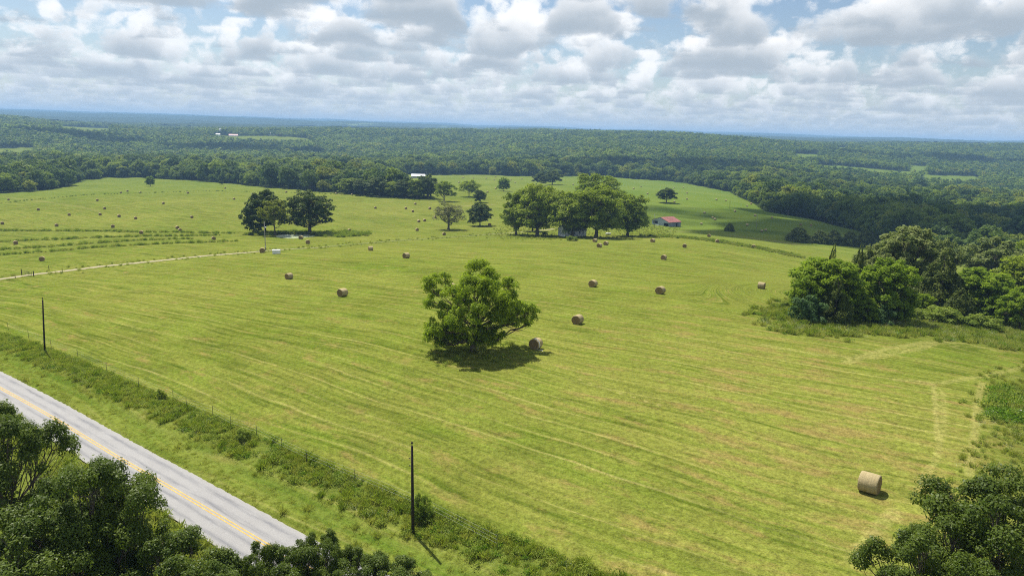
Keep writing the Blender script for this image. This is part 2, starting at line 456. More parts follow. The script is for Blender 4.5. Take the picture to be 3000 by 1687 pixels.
    bs = principled(k, c, 0.95, 0.0, bump(k, hh, 1.0, 0.16))
    k.l.new(bs, out.inputs[0]); return m

def mat_leaf(name, ca, cb, trans=0.35, gloss=0.35, rough=0.45, rnd=0.5, cc=None):
    """leaf colour runs between ca and cb by leaf, clump and tree"""
    m, k, out = mat_new(name)
    t = k.attr('tint').outputs['Fac']
    oi = k.new('ShaderNodeObjectInfo')
    f = k.math('ADD', k.math('MULTIPLY', t, 1.0 - rnd), k.math('MULTIPLY', oi.outputs['Random'], rnd))
    c = k.mix(f, ca, cb)
    if cc is not None:                                # other kinds of tree in the wood
        r2 = k.math('FRACT', k.math('MULTIPLY', oi.outputs['Random'], 17.31)); r3 = k.math('FRACT', k.math('MULTIPLY', oi.outputs['Random'], 53.7))
        stand = k.noise(k.vmath('MULTIPLY', oi.outputs['Location'], (0.0075, 0.0045, 0.0)), 1.0, 3)
        c = k.mix(k.maprange(stand, 0.44, 0.60, 0.0, 0.55), c, cc[0]); c = k.mix(k.maprange(stand, 0.46, 0.36, 0.0, 0.45), c, (0.22, 0.27, 0.03))
        c = k.mix(k.maprange(r2, 0.62, 0.95, 0.0, 0.85), c, cc[0]); c = k.mix(k.maprange(r3, 0.86, 1.0, 0.0, 0.8), c, cc[1])
    p = principled(k, c, rough, gloss)
    tr = k.new('ShaderNodeBsdfTranslucent')
    k.put(tr.inputs[0], k.mix(1.0, c, (1.25, 1.35, 0.55), 'MULTIPLY'))
    mx = k.new('ShaderNodeMixShader'); mx.inputs[0].default_value = trans
    k.l.new(p, mx.inputs[1]); k.l.new(tr.outputs[0], mx.inputs[2]); k.l.new(mx.outputs[0], out.inputs[0])
    return m

def mat_simple(name, col, rough=0.8, spec=0.3, var=0.25, scale=3.0, bmp=0.0, metallic=0.0, stretch=(1, 1, 1)):
    m, k, out = mat_new(name)
    pos = k.new('ShaderNodeTexCoord').outputs['Object']
    mp = k.new('ShaderNodeMapping'); mp.inputs['Scale'].default_value = stretch; k.l.new(pos, mp.inputs[0])
    n = k.noise(mp.outputs[0], scale, 5, 0.62)
    f = k.maprange(n, 0.3, 0.7, 1.0 - var, 1.0 + var)
    c = k.mix(1.0, col, k.comb(f, f, f), 'MULTIPLY')
    k.l.new(principled(k, c, rough, spec, bump(k, n, 0.6, bmp) if bmp else None, metallic), out.inputs[0])
    return m

def mat_road():
    m, k, out = mat_new('chip_seal')
    pos = k.new('ShaderNodeNewGeometry').outputs['Position']
    u = k.attr('across').outputs['Fac']; v = k.attr('along').outputs['Fac']
    a = k.math('ABSOLUTE', u)
    wheel = k.math('MAXIMUM', k.maprange(k.math('ABSOLUTE', k.math('SUBTRACT', a, 0.27)), 0.0, 0.15, 1.0, 0.0, smooth=True),
                   k.maprange(k.math('ABSOLUTE', k.math('SUBTRACT', a, 0.72)), 0.0, 0.16, 1.0, 0.0, smooth=True))
    n1 = k.noise(k.comb(k.math('MULTIPLY', u, 6.0), k.math('MULTIPLY', v, 0.22), 0.0), 1.0, 5, 0.6)
    n2 = k.noise(pos, 0.5, 4); grit = k.noise(pos, 14.0, 3, 0.8)
    w = k.math('MULTIPLY', wheel, k.maprange(n1, 0.35, 0.62))
    c = k.mix(n2, (0.241, 0.234, 0.227), (0.301, 0.294, 0.283))
    c = k.mix(k.math('MULTIPLY', w, 0.95), c, (0.164, 0.164, 0.171))
    dk = k.math('MULTIPLY', k.maprange(k.noise(k.comb(k.math('MULTIPLY', u, 4.0), k.math('MULTIPLY', v, 0.09), 5.0), 1.0, 4), 0.60, 0.70), k.math('MULTIPLY', wheel, 0.6))
    c = k.mix(dk, c, (0.091, 0.091, 0.098))
    edge = k.maprange(a, 0.90, 1.0); c = k.mix(k.math('MULTIPLY', edge, 0.6), c, (0.294, 0.280, 0.238))
    g = k.maprange(grit, 0.3, 0.7, 0.80, 1.20); c = k.mix(1.0, c, k.comb(g, g, g), 'MULTIPLY')
    k.l.new(principled(k, c, 0.9, 0.25, bump(k, grit, 0.4, 0.02)), out.inputs[0]); return m

def mat_hay(name, end):
    m, k, out = mat_new(name)
    pos = k.new('ShaderNodeTexCoord').outputs['Object']
    x, y, z = k.sep(pos)
    rnd = k.new('ShaderNodeObjectInfo').outputs['Random']
    if end:
        r = k.math('SQRT', k.math('ADD', k.math('MULTIPLY', y, y), k.math('MULTIPLY', z, z)))
        rr = k.math('ADD', r, k.math('MULTIPLY', k.noise(pos, 3.0, 3), 0.09))
        w = k.math('SINE', k.math('MULTIPLY', rr, 46.0))
        n = k.noise(pos, 14.0, 4, 0.7)
        f = k.math('ADD', k.math('MULTIPLY_ADD', w, 0.16, 0.5), k.math('MULTIPLY', k.math('SUBTRACT', n, 0.5), 1.3))
        c = k.mix(f, (0.15, 0.10, 0.042), (0.34, 0.245, 0.11))
        h = k.math('ADD', k.math('MULTIPLY', w, 0.3), n)
    else:
        n = k.noise(k.vmath('MULTIPLY', pos, (1.0, 1.0, 1.0)), 12.0, 4, 0.7)
        band = k.noise(k.comb(k.math('MULTIPLY', x, 9.0), k.math('MULTIPLY', z, 0.7), rnd), 1.0, 4, 0.6)
        f = k.math('ADD', k.math('MULTIPLY', n, 0.55), k.math('MULTIPLY', band, 0.5))
        c = k.mix(k.maprange(f, 0.3, 0.75), (0.25, 0.19, 0.085), (0.50, 0.42, 0.24))
        big = k.noise(k.vmath('ADD', pos, k.comb(rnd, rnd, rnd)), 1.4, 3)
        c = k.mix(k.maprange(big, 0.5, 0.7, 0.0, 0.4), c, (0.28, 0.24, 0.14))
        h = k.math('ADD', n, band)
    c = k.mix(1.0, c, k.mix(rnd, (0.88, 0.88, 0.88), (1.08, 1.06, 1.02)), 'MULTIPLY')
    k.l.new(principled(k, c, 0.9, 0.15, bump(k, h, 0.7, 0.06)), out.inputs[0]); return m

M = {}
M['ground'] = mat_ground()
M['road'] = mat_road()
M['yellow'] = mat_simple('yellow_road_paint', (0.48, 0.30, 0.06), 0.7, 0.3, 0.30, 2.5)
def mat_track():
    m, k, out = mat_new('gravel_track')
    pos = k.new('ShaderNodeNewGeometry').outputs['Position']; u = k.attr('across').outputs['Fac']; v = k.attr('along').outputs['Fac']
    n = k.noise(pos, 0.9, 5, 0.7); a = k.math('ABSOLUTE', u)
    rut = k.maprange(k.math('ABSOLUTE', k.math('SUBTRACT', a, 0.5)), 0.10, 0.45, 1.0, 0.0)
    worn = k.math('MAXIMUM', k.maprange(v, 55.0, 115.0, 0.58, 0.0), k.maprange(v, 215.0, 300.0, 0.0, 0.55))
    f = k.math('ADD', k.math('MULTIPLY_ADD', rut, 0.34, worn), k.math('MULTIPLY', k.math('SUBTRACT', k.noise(k.comb(k.math('MULTIPLY', v, 0.08), u, 0.0), 1.0, 4), 0.5), 0.9))
    f = k.maprange(k.math('ADD', f, k.math('MULTIPLY', k.math('SUBTRACT', n, 0.5), 0.8)), 0.22, 0.62)
    c = k.mix(f, k.mix(n, (0.075, 0.105, 0.012), (0.17, 0.19, 0.04)), k.mix(n, (0.22, 0.19, 0.11), (0.40, 0.35, 0.23)))
    k.l.new(principled(k, c, 0.95, 0.1), out.inputs[0]); return m
M['track'] = mat_track()
M['bark'] = mat_simple('grey_bark', (0.105, 0.085, 0.065), 0.9, 0.2, 0.45, 2.2, 0.05, stretch=(3, 3, 0.6))
M['bark_pale'] = mat_simple('pale_bark', (0.20, 0.175, 0.145), 0.9, 0.2, 0.4, 2.2, 0.04, stretch=(3, 3, 0.6))
M['wood_dark'] = mat_simple('creosoted_wood', (0.032, 0.026, 0.022), 0.85, 0.2, 0.4, 3.0, stretch=(4, 4, 0.4))
M['wood_grey'] = mat_simple('weathered_wood', (0.30, 0.29, 0.27), 0.9, 0.2, 0.3, 3.0, stretch=(4, 4, 0.4))
M['steel_dark'] = mat_simple('dark_steel', (0.05, 0.055, 0.05), 0.6, 0.4, 0.2, 4.0)
M['galv'] = mat_simple('galvanised_steel', (0.45, 0.47, 0.48), 0.45, 0.5, 0.15, 2.0)
M['hay_wrap'] = mat_hay('net_wrapped_hay', False)
M['hay_end'] = mat_hay('hay_end', True)
M['white'] = mat_simple('white_paint', (0.74, 0.75, 0.75), 0.6, 0.4, 0.10, 0.8)
M['siding'] = mat_simple('white_siding', (0.70, 0.73, 0.75), 0.65, 0.35, 0.10, 0.6)
M['tin_blue'] = mat_simple('blue_grey_tin', (0.36, 0.42, 0.50), 0.55, 0.4, 0.22, 0.5)
M['tin_grey'] = mat_simple('weathered_grey_boards', (0.20, 0.235, 0.28), 0.7, 0.35, 0.3, 0.6, stretch=(2, 2, 0.3))
M['roof_red'] = mat_simple('faded_red_tin', (0.28, 0.105, 0.088), 0.55, 0.4, 0.25, 0.35)
M['roof_red2'] = mat_simple('bright_red_tin', (0.45, 0.07, 0.06), 0.55, 0.4, 0.2, 0.1)
M['roof_grey'] = mat_simple('grey_shingle', (0.22, 0.22, 0.22), 0.85, 0.2, 0.25, 0.8)
M['roof_pale'] = mat_simple('pale_tin', (0.62, 0.64, 0.66), 0.5, 0.4, 0.15, 0.3)
M['concrete'] = mat_simple('pale_concrete', (0.50, 0.50, 0.48), 0.85, 0.25, 0.15, 0.4)
M['glass'] = mat_simple('dark_window_glass', (0.03, 0.035, 0.04), 0.12, 0.6, 0.1, 1.0)
M['dark'] = mat_simple('dark_boards', (0.03, 0.028, 0.025), 0.9, 0.1, 0.2, 1.0)
M['pond'] = mat_simple('algae_pond', (0.24, 0.28, 0.13), 0.4, 0.5, 0.6, 0.35)
M['stone'] = mat_simple('pale_stone', (0.46, 0.43, 0.40), 0.9, 0.2, 0.3, 2.0, 0.05)

L = {}
def leafset(rows):
    for key, nm, ca, cb, tr, rnd in rows: L[key] = mat_leaf(nm, ca, cb, tr, 0.16 if key == 'oak' else 0.10, 0.45 if key == 'oak' else 0.55, rnd, ((0.035, 0.075, 0.026), (0.30, 0.31, 0.03)) if key.startswith('wood') else None)
leafset([
    ('oak', 'oak_leaves', (0.042, 0.075, 0.008), (0.132, 0.175, 0.021), 0.36, 0.2),
    ('walnut', 'walnut_leaves', (0.138, 0.213, 0.013), (0.294, 0.362, 0.025), 0.48, 0.1),
    ('maple', 'maple_leaves', (0.124, 0.182, 0.013), (0.293, 0.345, 0.034), 0.48, 0.35),
    ('bright', 'fresh_leaves', (0.102, 0.180, 0.010), (0.264, 0.342, 0.022), 0.48, 0.25),
    ('greyoak', 'greyish_leaves', (0.103, 0.144, 0.030), (0.270, 0.299, 0.098), 0.36, 0.25),
    ('dark', 'dark_leaves', (0.040, 0.070, 0.009), (0.110, 0.149, 0.020), 0.36, 0.25),
    ('olive', 'olive_leaves', (0.120, 0.130, 0.045), (0.235, 0.235, 0.095), 0.34, 0.2),
    ('gold', 'yellowing_leaves', (0.115, 0.150, 0.010), (0.260, 0.280, 0.022), 0.46, 0.2),
    ('cedar', 'cedar_foliage', (0.043, 0.070, 0.011), (0.138, 0.162, 0.026), 0.22, 0.25),
    ('bluish', 'blue_green_leaves', (0.045, 0.095, 0.030), (0.105, 0.170, 0.050), 0.36, 0.2),
    ('wood', 'woodland_leaves', (0.054, 0.105, 0.013), (0.289, 0.356, 0.035), 0.40, 0.72),
    ('woodfar', 'far_woodland_leaves', (0.067, 0.125, 0.018), (0.280, 0.357, 0.041), 0.40, 0.72),
    ('weed', 'weed_leaves', (0.100, 0.165, 0.016), (0.300, 0.345, 0.062), 0.42, 0.5),
    ('grass', 'grass_blades', (0.170, 0.225, 0.030), (0.390, 0.380, 0.120), 0.42, 0.45),
    ('rush', 'lush_weed_leaves', (0.080, 0.165, 0.010), (0.165, 0.255, 0.022), 0.42, 0.25),
    ('rust', 'dead_leaves', (0.24, 0.115, 0.065), (0.38, 0.20, 0.12), 0.2, 0.2),
    ('bloom', 'pale_seed_heads', (0.45, 0.46, 0.28), (0.75, 0.74, 0.58), 0.3, 0.3)])

# ------------------------------------------------------------------ ground
def build_ground():
    a_in = np.radians(np.arange(-43, 43.001, 0.2)); a_out = np.radians(np.arange(45, 316, 3.0))
    az = np.concatenate([a_in, a_out]); na = len(az)
    rr = [5.0]
    while rr[-1] < 14000: rr.append(rr[-1] * (1.0125 if rr[-1] < 900 else 1.022))
    rr = np.array(rr); nr = len(rr)
    A, Rr = np.meshgrid(az, rr)
    X = Rr * np.sin(A); Y = Rr * np.cos(A); Z = height(X, Y)
    ru, rv = road_uv(X, Y)
    Z -= 0.10 * np.clip(1 - np.maximum(np.abs(ru) - LANE - 0.1, 0) / 0.6, 0, 1)
    ditch = np.exp(-((ru - LANE - 2.6) / 0.9) ** 2) * 0.28; Z -= ditch * (np.hypot(X, Y) < 260)
    v = np.stack([X, Y, Z], -1).reshape(-1, 3)
    v = np.concatenate([v, [[0, 0, hgt(0, 0)]]])
    i = np.arange(nr - 1)[:, None] * na; j = np.arange(na)[None]; jn = (j + 1) % na
    q = np.stack([i + j, i + jn, i + na + jn, i + na + j], -1).reshape(-1, 4)[:, ::-1]
    c = len(v) - 1
    t = np.stack([np.arange(na), (np.arange(na) + 1) % na, np.full(na, c)], -1)
    me = new_mesh('ground', v, q, t, smooth=True)
    fx, fy = v[:, 0], v[:, 1]; r = np.hypot(fx, fy)
    ru, rv = road_uv(fx, fy)
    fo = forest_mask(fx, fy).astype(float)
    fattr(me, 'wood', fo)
    dl = dist_line(fx, fy, track)
    rough = np.zeros(len(v))
    rough = np.maximum(rough, np.where((ru > f_off - 3.2) & (ru < f_off + 0.35) & (r < 220), 0.6, 0))
    rough = np.maximum(rough, np.where((ru > LANE) & (ru < f_off - 3.0) & (r < 220), 0.10 + 0.25 * vnoise(fx, fy, 2.0), 0))
    rough = np.maximum(rough, np.where((ru < -LANE) & (r < 200), 0.55, 0))
    for g in ridges: rough = np.maximum(rough, 0.95 * np.exp(-(dist_line(fx, fy, g) / (0.0050 * r)) ** 2) * (r < 500))
    rough = np.maximum(rough, 0.55 * np.exp(-(dist_line(fx, fy, swale) / 3.0) ** 2))
    rough = np.maximum(rough, 0.42 * np.exp(-(dist_line(fx, fy, strip2) / 2.0) ** 2))
    rough = np.maximum(rough, 0.42 * np.exp(-(np.hypot(fx - tree_p.x - 0.5, fy - tree_p.y + 2) / 7.5) ** 2))
    rough = np.maximum(rough, 0.66 * soft_poly(fx, fy, clus, 6)); rough = np.maximum(rough, 0.6 * soft_poly(fx, fy, patch_r, 4))
    rough = np.maximum(rough, np.where((dl < 5) & (dl > 1.2), 0.34 * vnoise(fx, fy, 6.0) + 0.18, 0))
    fattr(me, 'rough', rough)
    lush = np.clip((r - 330) / 160, 0, 1) * np.clip((fx + 40) / 160, 0, 1)
    lush = np.maximum(lush, 0.5 * np.clip((r - 560) / 200, 0, 1)); lush = np.maximum(lush, np.where((np.abs(ru) > LANE) & (ru < f_off - 0.5) & (r < 240), 0.30 + 0.45 * np.exp(-((ru - LANE - 2.8) / 1.0) ** 2), 0)); fattr(me, 'lush', lush)
    bare = np.zeros(len(v))
    p1 = at(2140, 690); p2 = at(2330, 715)
    bare = np.maximum(bare, 0.62 * np.exp(-(dist_line(fx, fy, np.array([p1[:2], p2[:2]])) / 4.5) ** 2))
    p1 = at(2085, 680); bare = np.maximum(bare, 0.6 * np.exp(-(np.hypot(fx - p1.x, fy - p1.y) / 6) ** 2))
    p1 = at(1960, 676); p2 = at(2010, 680); bare = np.maximum(bare, 0.55 * np.exp(-(dist_line(fx, fy, np.array([p1[:2], p2[:2]])) / 6) ** 2))
    p1 = at(1352, 604); p2 = at(1440, 600); bare = np.maximum(bare, 0.5 * np.exp(-(dist_line(fx, fy, np.array([p1[:2], p2[:2]])) / 9) ** 2))
    tp = np.array([at(20, 578)[:2], at(180, 598)[:2], at(290, 620)[:2]]); bare = np.maximum(bare, 0.42 * np.exp(-(dist_line(fx, fy, tp) / 4.5) ** 2))
    fattr(me, 'bare', bare)
    straw = np.zeros(len(v))
    for ln, wd, am in (([(2735,1130),(2742,1200),(2748,1290)], 0.55, 0.62), ([(2880,1120),(2862,1180),(2855,1290),(2840,1390)], 0.7, 0.66), ([(2240,1010),(2400,1040),(2560,1050),(2700,1020),(2800,985)], 1.3, 0.58),
                       ([(2480,1062),(2600,1022),(2720,1002),(2830,1006),(2930,1030)], 1.5, 0.60), ([(2620,1112),(2760,1122),(2900,1100),(3010,1072)], 1.1, 0.60), ([(2760,1140),(2765,1240),(2745,1340),(2690,1430)], 0.7, 0.52),
                       ([(2500,1640),(2560,1560),(2620,1500)], 1.2, 0.55), ([(1690,1108),(1800,1146),(1960,1196)], 0.3, 0.7), ([(-40,880),(120,900),(400,960),(640,1010)], 0.7, 0.52)):
        straw = np.maximum(straw, am * np.exp(-(dist_line(fx, fy, poly(ln)) / wd) ** 2))
    fattr(me, 'straw', straw)
    # swath lines: parallel to the road, bending round the wooded corner
    cpt = at(2620, 900); dc = np.hypot(fx - cpt.x, fy - cpt.y)
    w = np.clip(1 - (dc - 22) / 26, 0, 1); w = w * w * (3 - 2 * w)
    u = ru * (1 - w) + (dc * 0.9 + ru * 0.15) * w
    far = np.clip((r - 190) / 60, 0, 1) * (fx < 20)
    fattr(me, 'swath', u); fattr(me, 'along', rv)
    cpt = at(2650, 1330); dry = np.exp(-(np.hypot(fx - cpt.x, fy - cpt.y) / 26) ** 2)
    cpt = at(2150, 1000); dry += 0.6 * np.exp(-(np.hypot(fx - cpt.x, fy - cpt.y) / 20) ** 2)
    dry += 0.25 * np.clip(1 - r / 170, 0, 1); fattr(me, 'dry', dry)
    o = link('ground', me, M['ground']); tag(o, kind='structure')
    return o
ground = build_ground()

def strip_mesh(name, pts, half, lift, mat, jitter=0.0, n_across=5, kind='structure'):
    pts = np.asarray(pts); d = np.gradient(pts, axis=0); d /= np.linalg.norm(d, axis=1, keepdims=True)
    n = np.stack([-d[:, 1], d[:, 0]], -1); a = np.linspace(-1, 1, n_across)
    wl = half * (1 + jitter * (rng.random(len(pts)) - 0.5)); wr = half * (1 + jitter * (rng.random(len(pts)) - 0.5))
    w = np.where(a[None] < 0, wl[:, None], wr[:, None]) * a[None]
    P = pts[:, None] + n[:, None] * w[..., None]
    Z = height(P[..., 0], P[..., 1]) + lift
    v = np.concatenate([P, Z[..., None]], -1).reshape(-1, 3)
    i = np.arange(len(pts) - 1)[:, None] * n_across; j = np.arange(n_across - 1)[None]
    q = np.stack([i + j, i + n_across + j, i + n_across + j + 1, i + j + 1], -1).reshape(-1, 4)[:, ::-1]
    me = new_mesh(name, v, q, smooth=True)
    fattr(me, 'across', np.broadcast_to(a, (len(pts), n_across)))
    s = np.concatenate([[0], np.cumsum(np.hypot(*np.diff(pts, axis=0).T))]); fattr(me, 'along', np.broadcast_to(s[:, None], (len(pts), n_across)))
    o = link(name, me, mat); 
    if kind: o['kind'] = kind
    return o

def build_road():
    t = np.arange(-160, 150, 0.4); pts = road_c + t[:, None] * rd
    strip_mesh('road', pts, LANE, 0.03, M['road'], 0.05, 17)
    for s in (-1, 1):
        o = strip_mesh('centre_line', pts + rn * s * 0.13, 0.055, 0.036, M['yellow'], 0.25, 2)
    strip_mesh('farm_track', resample(track, 0.8), 1.6, 0.05, M['track'], 0.7, 5)
build_road()

def build_pond():
    n = 40; th = np.linspace(0, 2 * np.pi, n, endpoint=False)
    rad = 1 + 0.14 * np.sin(2 * th + 1) + 0.10 * np.sin(3 * th); rx, ry = POND[3] / 1.25, POND[4] / 1.4
    v = [(POND[0] + rx * math.cos(a) * k, POND[1] + ry * math.sin(a) * k) for a, k in zip(th, rad)]; z = POND[2] + 0.12
    me = new_mesh('pond', [(x, y, z) for x, y in v] + [(x, y, z - 1.5) for x, y in v], faces=[tuple(range(n))] + [(i, n + i, n + (i + 1) % n, (i + 1) % n) for i in range(n)])
    tag(link('pond', me, M['pond']), kind='structure')
build_pond()

# ------------------------------------------------------------------ trees
def cards(c, nrm, size, aspect=0.6, droop=0.0):
    """kite-shaped leaf faces at centres c"""
    n = len(c); rv = rng.normal(size=(n, 3)); rv[:, 2] -= droop
    nrm = nrm / (np.linalg.norm(nrm, axis=1, keepdims=True) + 1e-9)
    a = rv - (rv * nrm).sum(1, keepdims=True) * nrm; a /= np.linalg.norm(a, axis=1, keepdims=True) + 1e-9
    b = np.cross(nrm, a); s = np.asarray(size).reshape(-1, 1) * np.ones((n, 1))
    v = np.stack([c - a * s * 0.5, c + b * s * aspect * 0.5 + a * s * 0.06, c + a * s * 0.5, c - b * s * aspect * 0.5 + a * s * 0.06], 1)
    q = np.arange(n * 4).reshape(n, 4)
    return v.reshape(-1, 3), q

def unit(n): 
    d = rng.normal(size=(n, 3)); return d / np.linalg.norm(d, axis=1, keepdims=True)

def crown_mesh(name, clumps, n_leaf, leaf, mat, up=0.5, aspect=0.6, droop=0.0, flat=0.92, shell=0.40):
    """clumps: array (n,4) x y z r. leaves on the upper shell of every clump"""
    cl = np.asarray(clumps); w = cl[:, 3] ** 2; w = w / w.sum()
    cnt = rng.multinomial(n_leaf, w); idx = np.repeat(np.arange(len(cl)), cnt); n = len(idx)
    d = unit(n); d[:, 2] = np.where(d[:, 2] < -0.5, -d[:, 2] * 0.7, d[:, 2])
    rad = cl[idx, 3] * (shell + (1 - shell) * rng.random(n) ** 0.6) * (0.9 + 0.35 * rng.random(n))
    p = cl[idx, :3] + d * rad[:, None] * np.array([1, 1, flat])
    nr = d * 0.8 + np.array([0, 0, up]) + unit(n) * 0.65
    size = leaf * (0.45 + 1.05 * rng.random(n) ** 1.3)
    v, q = cards(p, nr, size, aspect, droop)
    me = new_mesh(name, v, q)
    ct = rng.random(len(cl))
    fattr(me, 'tint', np.clip(0.55 * ct[idx] + 0.45 * rng.random(n), 0, 1), 'FACE')
    me.materials.append(mat); return me

def limb_pts(a, b, bend=0.15, n=6, sag=0.0):
    a = np.asarray(a, float); b = np.asarray(b, float); t = np.linspace(0, 1, n)[:, None]
    p = a + (b - a) * t; Ln = np.linalg.norm(b - a)
    off = unit(1)[0] * Ln * bend; p = p + off * np.sin(t * np.pi) + np.array([0, 0, Ln * sag]) * np.sin(t * np.pi)
    p[1:-1] += rng.normal(size=(n - 2, 3)) * Ln * 0.025
    return p

def trunk_mesh(name, H, lobes, clumps, rad, mat, top=0.72, lean=(0, 0), twigs=True, base_z=0.0):
    mb = [] ; vo = 0; V = []; Q = []
    def add(pts, rr, n):
        nonlocal vo
        v, q = tube_np(np.asarray(pts, float), np.asarray(rr, float), n); V.append(v); Q.append(q + vo); vo += len(v)
    zt = H * top; n = 9; t = np.linspace(0, 1, n)
    tp = np.stack([lean[0] * t ** 1.5 + 0.02 * H * np.sin(t * 5 + rng.random() * 6) * t, lean[1] * t ** 1.5 + 0.02 * H * np.sin(t * 4 + rng.random() * 6) * t, zt * t - 0.15], -1)
    rr = rad * (1 - 0.8 * t); rr[0] *= 1.45; rr[1] *= 1.05
    add(tp, rr, 9)
    lob = np.asarray(lobes)
    for l in lob:
        zstart = min(max(l[2] * 0.55, H * 0.16), zt * 0.9); f = (zstart + 0.15) / (zt)
        i = min(max(f * (n - 1), 0), n - 1.001); i0 = int(i)
        st = tp[i0] + (tp[i0 + 1] - tp[i0]) * (i - i0); r0 = np.interp(f, t, rr) * 0.62
        lp = limb_pts(st, l[:3], 0.10, 7, -0.05); add(lp, np.linspace(r0, r0 * 0.28, 7), 6)
        if twigs:
            cl = np.asarray(clumps); dd = np.linalg.norm(cl[:, :3] - l[:3], axis=1); near = np.where(dd < l[3] * 1.25)[0]
            for c in near[:14]:
                k = rng.integers(3, 7); s2 = lp[k]; add(limb_pts(s2, cl[c, :3], 0.12, 4, -0.04), np.linspace(r0 * 0.34, r0 * 0.07 + 0.008, 4), 4)
    me = new_mesh(name, np.concatenate(V), np.concatenate(Q), smooth=True); me.materials.append(mat); return me

def lobes_broad(H, Rr, cb=0.28, n=9, seed_up=0.5, rl=0.42, squash=1.0):
    """sub-crowns spread through a broad crown; cb = crown base as part of height"""
    out = []; zc = H * (cb + 1) / 2; hz = H * (1 - cb) / 2
    ga = 2.399963; ph = rng.random() * 6.28
    for i in range(n):
        f = (i + 0.5) / n; zz = 1 - 2 * f; rr = math.sqrt(max(0, 1 - (zz if zz > 0 else zz * 0.62) ** 2)); th = ga * i + ph
        k = (0.54 + 0.26 * rng.random()) if rl < 0.38 else 0.58 + 0.12 * rng.random()
        r = Rr * rl * (0.8 + 0.45 * rng.random())
        out.append((Rr * k * rr * math.cos(th), Rr * k * rr * math.sin(th), zc + hz * 0.64 * zz * squash - (0.06 * hz if zz < 0 else 0), r))
    out.append((0, 0, zc + hz * 0.12, Rr * rl * 1.1))
    return np.array(out)

def clumps_on(lobes, per, rc=0.34, zmin=0.0):
    out = []
    for x, y, z, r in lobes:
        d = unit(per); d[:, 2] = np.where(d[:, 2] < -0.55, -d[:, 2], d[:, 2])
        k = 0.55 + 0.45 * rng.random((per, 1))
        p = np.array([x, y, z]) + d * r * k * np.array([1, 1, 0.9])
        rr = r * rc * (0.7 + 0.6 * rng.random(per))
        out.append(np.concatenate([p, rr[:, None]], 1))
    o = np.concatenate(out); o[:, 2] = np.maximum(o[:, 2], zmin + o[:, 3] * 0.5); return o

def make_broad(key, H, Rr, cb, leafmat, n_leaf, leaf, lobes_n=9, per=12, rc=0.36, bark='bark', trunk_r=None, up=0.55, droop=0.0, aspect=0.6, rl=0.42, twigs=True):
    lb = lobes_broad(H, Rr, cb, lobes_n, rl=rl); cl = clumps_on(lb, per, rc, H * cb * 0.6)
    return (trunk_mesh('trunk', H, lb, cl, trunk_r or H * 0.022, M[bark], twigs=twigs), crown_mesh('crown', cl, n_leaf, leaf, L[leafmat], up, aspect, droop))

def make_cedar(H, Rr, n_leaf, leaf, mat='cedar', cb=0.04, power=0.85):
    cl = []
    nn = 150
    for i in range(nn):
        f = (i + rng.random()) / nn; z = H * (cb + (1 - cb) * f); r = Rr * (1 - f) ** power * (0.75 + 0.4 * rng.random()) + 0.12
        if f < 0.12: r *= 0.75 + 2 * f
        th = rng.random() * 6.28; cl.append((r * 0.76 * math.cos(th), r * 0.76 * math.sin(th), z, max(0.26 * r, 0.030 * H * (1.1 - f))))
    cl = np.array(cl)
    lb = np.array([(0, 0, H * 0.5, Rr * 0.4)])
    return (trunk_mesh('trunk', H, lb, cl, H * 0.018, M['bark'], top=0.92, twigs=False), crown_mesh('crown', cl, n_leaf, leaf, L[mat], 0.25, 0.5, 0.0, 1.2, 0.3))

def plant_tree(name, meshes, loc, sc=1.0, rz=None, label=None, cat='tree', group=None, lean=None):
    e = empty(name, loc, rng.random() * 6.28 if rz is None else rz, sc)
    tag(e, label, cat, group)
    for nm, me in zip(('trunk', 'crown'), meshes): link(nm, me, None, e)
    return e

# -- the lone walnut tree in the middle of the field: sub-crowns where its boughs carry them
def lone_tree():
    p = tree_p; s = mpp(p); k = s / 3.534
    L0 = [(880,300,150),(820,400,120),(1000,300,90),(480,330,85),(340,420,85),(430,570,110),(540,680,90),(850,540,130),(700,560,80),(1000,440,90),(1180,420,95),
          (1110,600,150),(1240,600,90),(1400,690,95),(1330,640,80),(1220,760,85),(1420,800,45),(480,830,110),(440,960,95),(560,930,95),(620,800,90),(760,790,115),(800,900,90),(1000,930,95),(1090,960,55),(840,980,75),(930,700,100),(660,900,90),(700,680,80),(520,1000,70),(930,880,80),(620,520,80),(900,420,90),(500,1010,80),(760,960,85),(600,980,85),(960,980,80),(1060,900,75),(1150,720,110),(1300,720,85),(1050,760,90),(1180,520,100)]
    lob = []
    for x, y, r in L0:
        rad = r * k * 1.20; dx = (x - 830) * k; dz = (1075 - y) * k
        dep = rng.normal() * 2.1 * (0.4 if dz < 3 else 1.0)
        if x > 1150: dep = abs(dep) * 0.6 + 0.6
        dz2 = dz / math.cos(R(17)) * 0.97 - dep * 0.29
        lob.append((dx, dep, max(dz2, rad * 0.8 + 0.3), rad))
    lob += [(-3.0, -3.6, 4.2, 1.6), (0.5, -4.6, 6.0, 1.7), (2.5, 4.5, 6.5, 1.8), (-2.5, 4.4, 7.0, 1.8), (-0.5, 5.0, 5.0, 1.6), (-5.0, -2.6, 3.6, 1.3)]
    lob = np.array(lob); cl = clumps_on(lob, 13, 0.38, 0.3)
    tr = trunk_mesh('trunk', 11.5, lob, cl, 0.36, M['bark'], top=0.62, lean=(0.9, 0.2))
    cr = crown_mesh('crown', cl, 92000, 0.31, L['walnut'], 0.35, 0.40, 0.8, 0.95, 0.25)
    az = math.atan2(p.x, p.y)
    e = empty('walnut_tree', p, -az); tag(e, 'lone spreading walnut tree with open crown in the middle of the mown field', 'tree')
    link('trunk', tr, None, e); link('crown', cr, None, e)
lone_tree()

